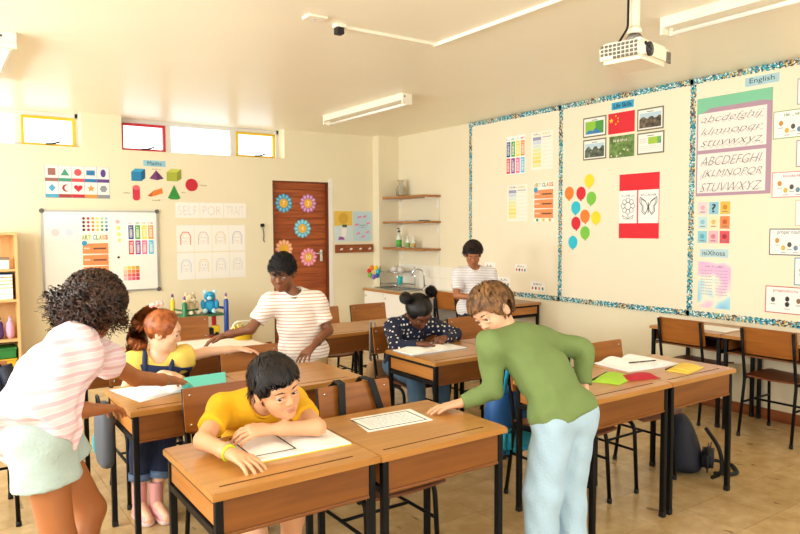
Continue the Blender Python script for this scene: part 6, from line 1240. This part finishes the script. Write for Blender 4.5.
# ---------------- boy in striped shirt standing behind
def P_stripe():
    r, org = person('boy in white shirt with red stripes standing with hand on desk', (1.93, 3.92))
    J = dict(pel=(1.965, 3.95, .70), chest=(1.935, 3.945, .86), neck=(1.895, 3.935, 1.075), shL=(2.03, 3.89, 1.03), shR=(1.76, 3.99, 1.03), elL=(2.09, 3.84, .835), wrL=(1.90, 3.70, .765), elR=(1.62, 3.98, .87), wrR=(1.47, 4.06, .83),
             hipL=(2.03, 3.93, .68), hipR=(1.90, 3.97, .68), knL=(2.03, 3.90, .38), knR=(1.93, 3.99, .38), anL=(2.03, 3.95, .09), anR=(1.93, 4.03, .09), toL=(2.0, 3.82, .03), toR=(1.88, 3.90, .03))
    H = Head((1.81, 3.92, 1.22), (-.62, -.68, -.35), (-.1, -.2, .95), 1.0); B = Body(J, 1.0); sk = skin_mat('brown', '#7c4a2c')
    bo = to_obj('body', B.skin(H, {'L': ((-.86, -.45, -.42), (-.2, -.1, 1), dict(curl=(.15, .3, .25))), 'R': ((-.9, .3, -.25), (0, 0, 1), dict(curl=(.3, .35, .3)))}, .0055), sk, r, org); H.details(bo, org, sk, mat('brow_black', '#1c120e', .7), (0, -.6), .5, '#7a4038')
    tv = B.top(.72, .02, .10, neck_r=.06, cuff=.022); collar(B, tv, M('#ece2da'), to_obj('striped_t_shirt', tv, ramp_mat('red_stripes', stripe_build('#f0e8e0', '#efe4da', '#cfa088', 15, 'Z'), .85), r, org, (.004, 34)), org, .06); to_obj('trousers', B.bottoms(1.9, .016), cloth('khaki', '#b89a68'), r, org, (.003, 30))
    for q in 'RL': shoe(r, J['an'+q], J['to'+q], '#26262a', '#1a1a1c', 1, org)
    ro = scalp_roots(H, 1400, lambda p: p[2] > .015 or (p[1] < -.03 and p[2] > -.03)); d0 = ro-np.array([0, -.012, .03]); d0 /= np.linalg.norm(d0, axis=1, keepdims=True); A = flow(ro, d0, .022, 7, np.array([0, 0, -.2]), .02, .5, .004, 2)
    hair_obj(H, r, org, hair_mat('coily', '#0b0808', '#1c1412', .7), [(A, .005)], cap_mesh(H, .010, [((0, .088, -.04), (.074, .066, .088)), ((0, .02, -.09), (.11, .12, .07)), ((.083, .012, -.03), (.03, .03, .04)), ((-.083, .012, -.03), (.03, .03, .04))]))
P_stripe()
# ---------------- girl in polka dots writing
def P_polka():
    r, org = person('girl with two hair puffs in navy polka-dot top writing', (2.73, 3.83))
    J = dict(pel=(2.76, 3.95, .53), chest=(2.755, 3.90, .68), neck=(2.745, 3.83, .86), shR=(2.60, 3.84, .815), shL=(2.905, 3.84, .81), elR=(2.51, 3.69, .70), wrR=(2.62, 3.555, .73), elL=(3.03, 3.70, .735), wrL=(2.83, 3.575, .745),
             hipR=(2.69, 3.95, .51), hipL=(2.83, 3.95, .51), knR=(2.60, 3.58, .50), knL=(2.80, 3.58, .50), anR=(2.58, 3.52, .09), anL=(2.78, 3.50, .09), toR=(2.57, 3.39, .03), toL=(2.78, 3.37, .03))
    H = Head((2.735, 3.73, .92), (.02, -.72, -.68), (-.22, -.66, .72), 1.03); B = Body(J, 1.0); sk = skin_mat('dark', '#6e3f28')
    bo = to_obj('body', B.skin(H, {'L': ((-.85, -.42, -.12), (.1, -.3, .95), dict(curl=(.8, .7, .4))), 'R': ((.85, -.3, -.05), (0, 0, 1), dict(curl=(.3, .4, .3)))}, .005), sk, r, org); H.details(bo, org, sk, mat('brow_black', '#1c120e', .7), (0, -.8), .6, '#7a4038')
    def dots(nt, tc):
        v = nt.nodes.new('ShaderNodeTexVoronoi'); v.inputs['Scale'].default_value = 33; v.inputs['Randomness'].default_value = .55; nt.links.new(tc.outputs['Object'], v.inputs['Vector']); return ramp(nt, v.outputs['Distance'], [(0, '#efe6dc'), (.235, '#efe6dc'), (.27, '#0f1834'), (1, '#0f1834')])
    tp = to_obj('polka_dot_top', B.top(1.88, .014, .10, neck_r=.066, cuff=.016, puff=.004), ramp_mat('polka_dots', dots, .8), r, org, (.004, 34))
    c = np.array(J['neck'])-B.T*.006+B.N*.014; bm = bmesh.new(); tube(bm, [Vector(c+B.A*.066*math.cos(t)+(B.N*.92+B.T*.2)*.062*math.sin(t)-org) for t in [2*math.pi*i/20 for i in range(21)]], .008, 6, caps=False); obj('white_collar', bm, M('#efe6e0'), tp)
    to_obj('jeans', B.bottoms(1.9, .016), cloth('blue_denim', '#54779c', .9, .35, 110), r, org, (.003, 34))
    for q in 'RL': shoe(r, J['an'+q], J['to'+q], '#e6dccc', '#f2eee4', 1, org)
    hm = hair_mat('black_braids', '#080606', '#1a1412', .5); ro = scalp_roots(H, 1500, lambda p: (p[2] > -.02 or p[1] < -.04) and not (p[1] > .045 and p[2] < .055)); t = np.linspace(0, 1, 7)[None, :, None]; tie = np.where(ro[:, :1] > 0, np.array([[.075, -.045, .085]]), np.array([[-.075, -.045, .085]])); Pp = ro[:, None]*(1-t)+tie[:, None]*t; rad = np.array([.072, .088, .080])+.011; cen = np.array([0, -.012, .03]); u = (Pp-cen)/rad; m = np.linalg.norm(u, axis=2, keepdims=True); Pp = np.where(m < 1.02, cen+u/m*rad*RNG.uniform(1, 1.05, (len(ro), 1, 1)), Pp); L = [(Pp, .006)]; W = [cap_mesh(H, .009, [((0, .088, -.042), (.068, .060, .082)), ((0, .03, -.10), (.10, .11, .07))])]
    for q in (-1, 1):
        c = np.array([q*.098, -.058, .108]); g = Grid(H.p(*c)-.07, H.p(*c)+.07, .005); g.add(H.e(c, (.034, .034, .034)), .01); V, F = g.mesh(); W.append((V+vnormals(V, F)*wrinkle(V, .005, 160)[:, None], F)); d = RNG.normal(size=(380, 3)); d /= np.linalg.norm(d, axis=1, keepdims=True); s = np.linspace(0, 1, 12)[None, :, None]; e = np.cross(d, RNG.normal(size=(380, 3))); e /= np.linalg.norm(e, axis=1, keepdims=True); f_ = np.cross(d, e); a = s*9; L.append((c+d[:, None]*(.030+.012*s)+(e[:, None]*np.cos(a)+f_[:, None]*np.sin(a)-e[:, None])*.006, .005))
        bm = bmesh.new(); bc = H.p(*(np.array([q*.078, -.05, .088]))); tube(bm, [Vector(bc+(H.F*math.cos(t_)+nrm(H.U-H.R*q*.9)*math.sin(t_))*.022-org) for t_ in [2*math.pi*i/16 for i in range(17)]], .005, 6, caps=False); obj('hair_band', bm, M('#1a1a2c'), r)
    hair_obj(H, r, org, hm, L, join(*W))
P_polka()
# ---------------- boy standing at the back
def P_far():
    r, org = person('boy in thin-striped white T-shirt standing at the back by the wall', (4.31, 4.98))
    J = dict(pel=(4.36, 5.03, .70), chest=(4.355, 5.02, .87), neck=(4.335, 5.0, 1.09), shL=(4.48, 4.93, 1.045), shR=(4.21, 5.08, 1.045), elL=(4.50, 4.85, .83), wrL=(4.30, 4.80, .80), elR=(4.13, 5.02, .84), wrR=(4.19, 4.84, .83),
             hipL=(4.42, 5.0, .68), hipR=(4.29, 5.06, .68), knL=(4.42, 4.98, .38), knR=(4.29, 5.04, .38), anL=(4.42, 5.0, .09), anR=(4.29, 5.08, .09), toL=(4.38, 4.87, .03), toR=(4.24, 4.95, .03))
    H = Head((4.29, 4.965, 1.235), (-.55, -.70, -.42), (-.15, -.2, .95), 1.0); B = Body(J, 1.0); sk = skin_mat('olive', '#a96a42')
    bo = to_obj('body', B.skin(H, {'L': ((-.8, -.2, .1), (0, -.6, .8), dict(curl=(.6, .6, .4))), 'R': ((.5, -.7, -.1), (-.3, -.5, .8), dict(curl=(.6, .6, .4)))}, .0055), sk, r, org); H.details(bo, org, sk, mat('brow_black', '#1c120e', .7), (0, -.6), .55, '#8a4c40')
    tv = B.top(.75, .018, .12, neck_r=.06, cuff=.02); collar(B, tv, M('#ece8e6'), to_obj('striped_t_shirt', tv, ramp_mat('grey_stripes', stripe_build('#efebe8', '#ece6e4', '#a8a2b0', 20, 'Z'), .85), r, org, (.004, 34)), org, .06); to_obj('trousers', B.bottoms(1.9, .016), cloth('dark_trousers', '#2c2a2e'), r, org)
    for q in 'RL': shoe(r, J['an'+q], J['to'+q], '#3a3a40', '#dcdcd8', 1, org)
    ro = scalp_roots(H, 1500, lambda p: p[2] > .03 or (p[1] < -.03 and p[2] > -.03)); d0 = ro-np.array([0, -.012, .0]); d0 /= np.linalg.norm(d0, axis=1, keepdims=True); A = trim_face(flow(ro, d0, .04, 12, np.array([0, .0, -.2]), .026, .5, .007, 3), .06, .0)
    hair_obj(H, r, org, hair_mat('dark_brown', '#140b08', '#3a2418', .5), [(A, .006)], cap_mesh(H, .014, [((0, .085, -.045), (.072, .062, .085)), ((0, .02, -.09), (.11, .12, .07)), ((.083, .012, -.03), (.03, .03, .04)), ((-.083, .012, -.03), (.03, .03, .04))]))
P_far()
# ---------------- child in green stooping over the aisle
def P_green():
    r, org = person('child in green long-sleeved top and pale jeans bending across aisle', (2.19, 1.97))
    J = dict(pel=(2.195, 1.945, .72), chest=(2.185, 2.06, .86), neck=(2.135, 2.215, 1.02), shL=(2.0, 2.20, .985), shR=(2.275, 2.165, .985), elL=(1.985, 2.165, .79), wrL=(1.855, 2.235, .735), elR=(2.46, 2.07, .93), wrR=(2.41, 2.02, .77),
             hipL=(2.13, 1.945, .69), hipR=(2.265, 1.93, .69), knL=(2.06, 1.94, .39), knR=(2.22, 1.95, .39), anL=(2.02, 1.91, .09), anR=(2.18, 1.88, .09), toL=(1.95, 2.01, .03), toR=(2.12, 1.99, .03))
    H = Head((2.08, 2.27, 1.12), (-.86, -.08, -.50), (-.40, .30, .86), 1.0); B = Body(J, 1.0); sk = skin_mat('light', '#e0ab88')
    bo = to_obj('body', B.skin(H, {'L': ((-.90, .30, -.10), (-.05, .1, 1), dict(curl=(.12, .18, .15), spread=.2)), 'R': ((-.35, -.3, -.9), (.7, -.3, 0), dict(curl=(.4, .4, .3)))}, .005), sk, r, org); H.details(bo, org, sk, mat('brow_brown', '#5c3c24', .7), (0, -.5), .45, '#b5705c')
    tv = B.top(1.92, .018, .07, neck_r=.062, cuff=.017); collar(B, tv, M('#66783f'), to_obj('green_top', tv, cloth('green', '#70844a'), r, org, (.006, 30)), org, .062); to_obj('pale_jeans', B.bottoms(1.9, .020, flare=.012), cloth('light_denim', '#a9c4d6', .9, .35, 110), r, org, (.005, 30))
    for q in 'RL': shoe(r, J['an'+q], J['to'+q], '#e8e4de', '#f2f0ec', 1, org)
    ro = scalp_roots(H, 3200, lambda p: (p[2] > -.01 or p[1] < -.02) and not (p[1] > .05 and p[2] < .055)); cr_ = np.array([.0, -.03, .12]); d0 = ro-cr_; d0 /= np.linalg.norm(d0, axis=1, keepdims=True); gl = H.M@np.array([0, 0, -1.]); A = flow(ro, d0, .085, 12, gl*.7, .030, .22, hug=-.75); A = trim_face(A, .05, -.03)
    hair_obj(H, r, org, hair_mat('light_brown', '#54361c', '#94683e', .55), [(A, .0055)], cap_mesh(H, .008, [((0, .085, -.045), (.074, .064, .085)), ((0, .03, -.10), (.11, .11, .06))]))
P_green()
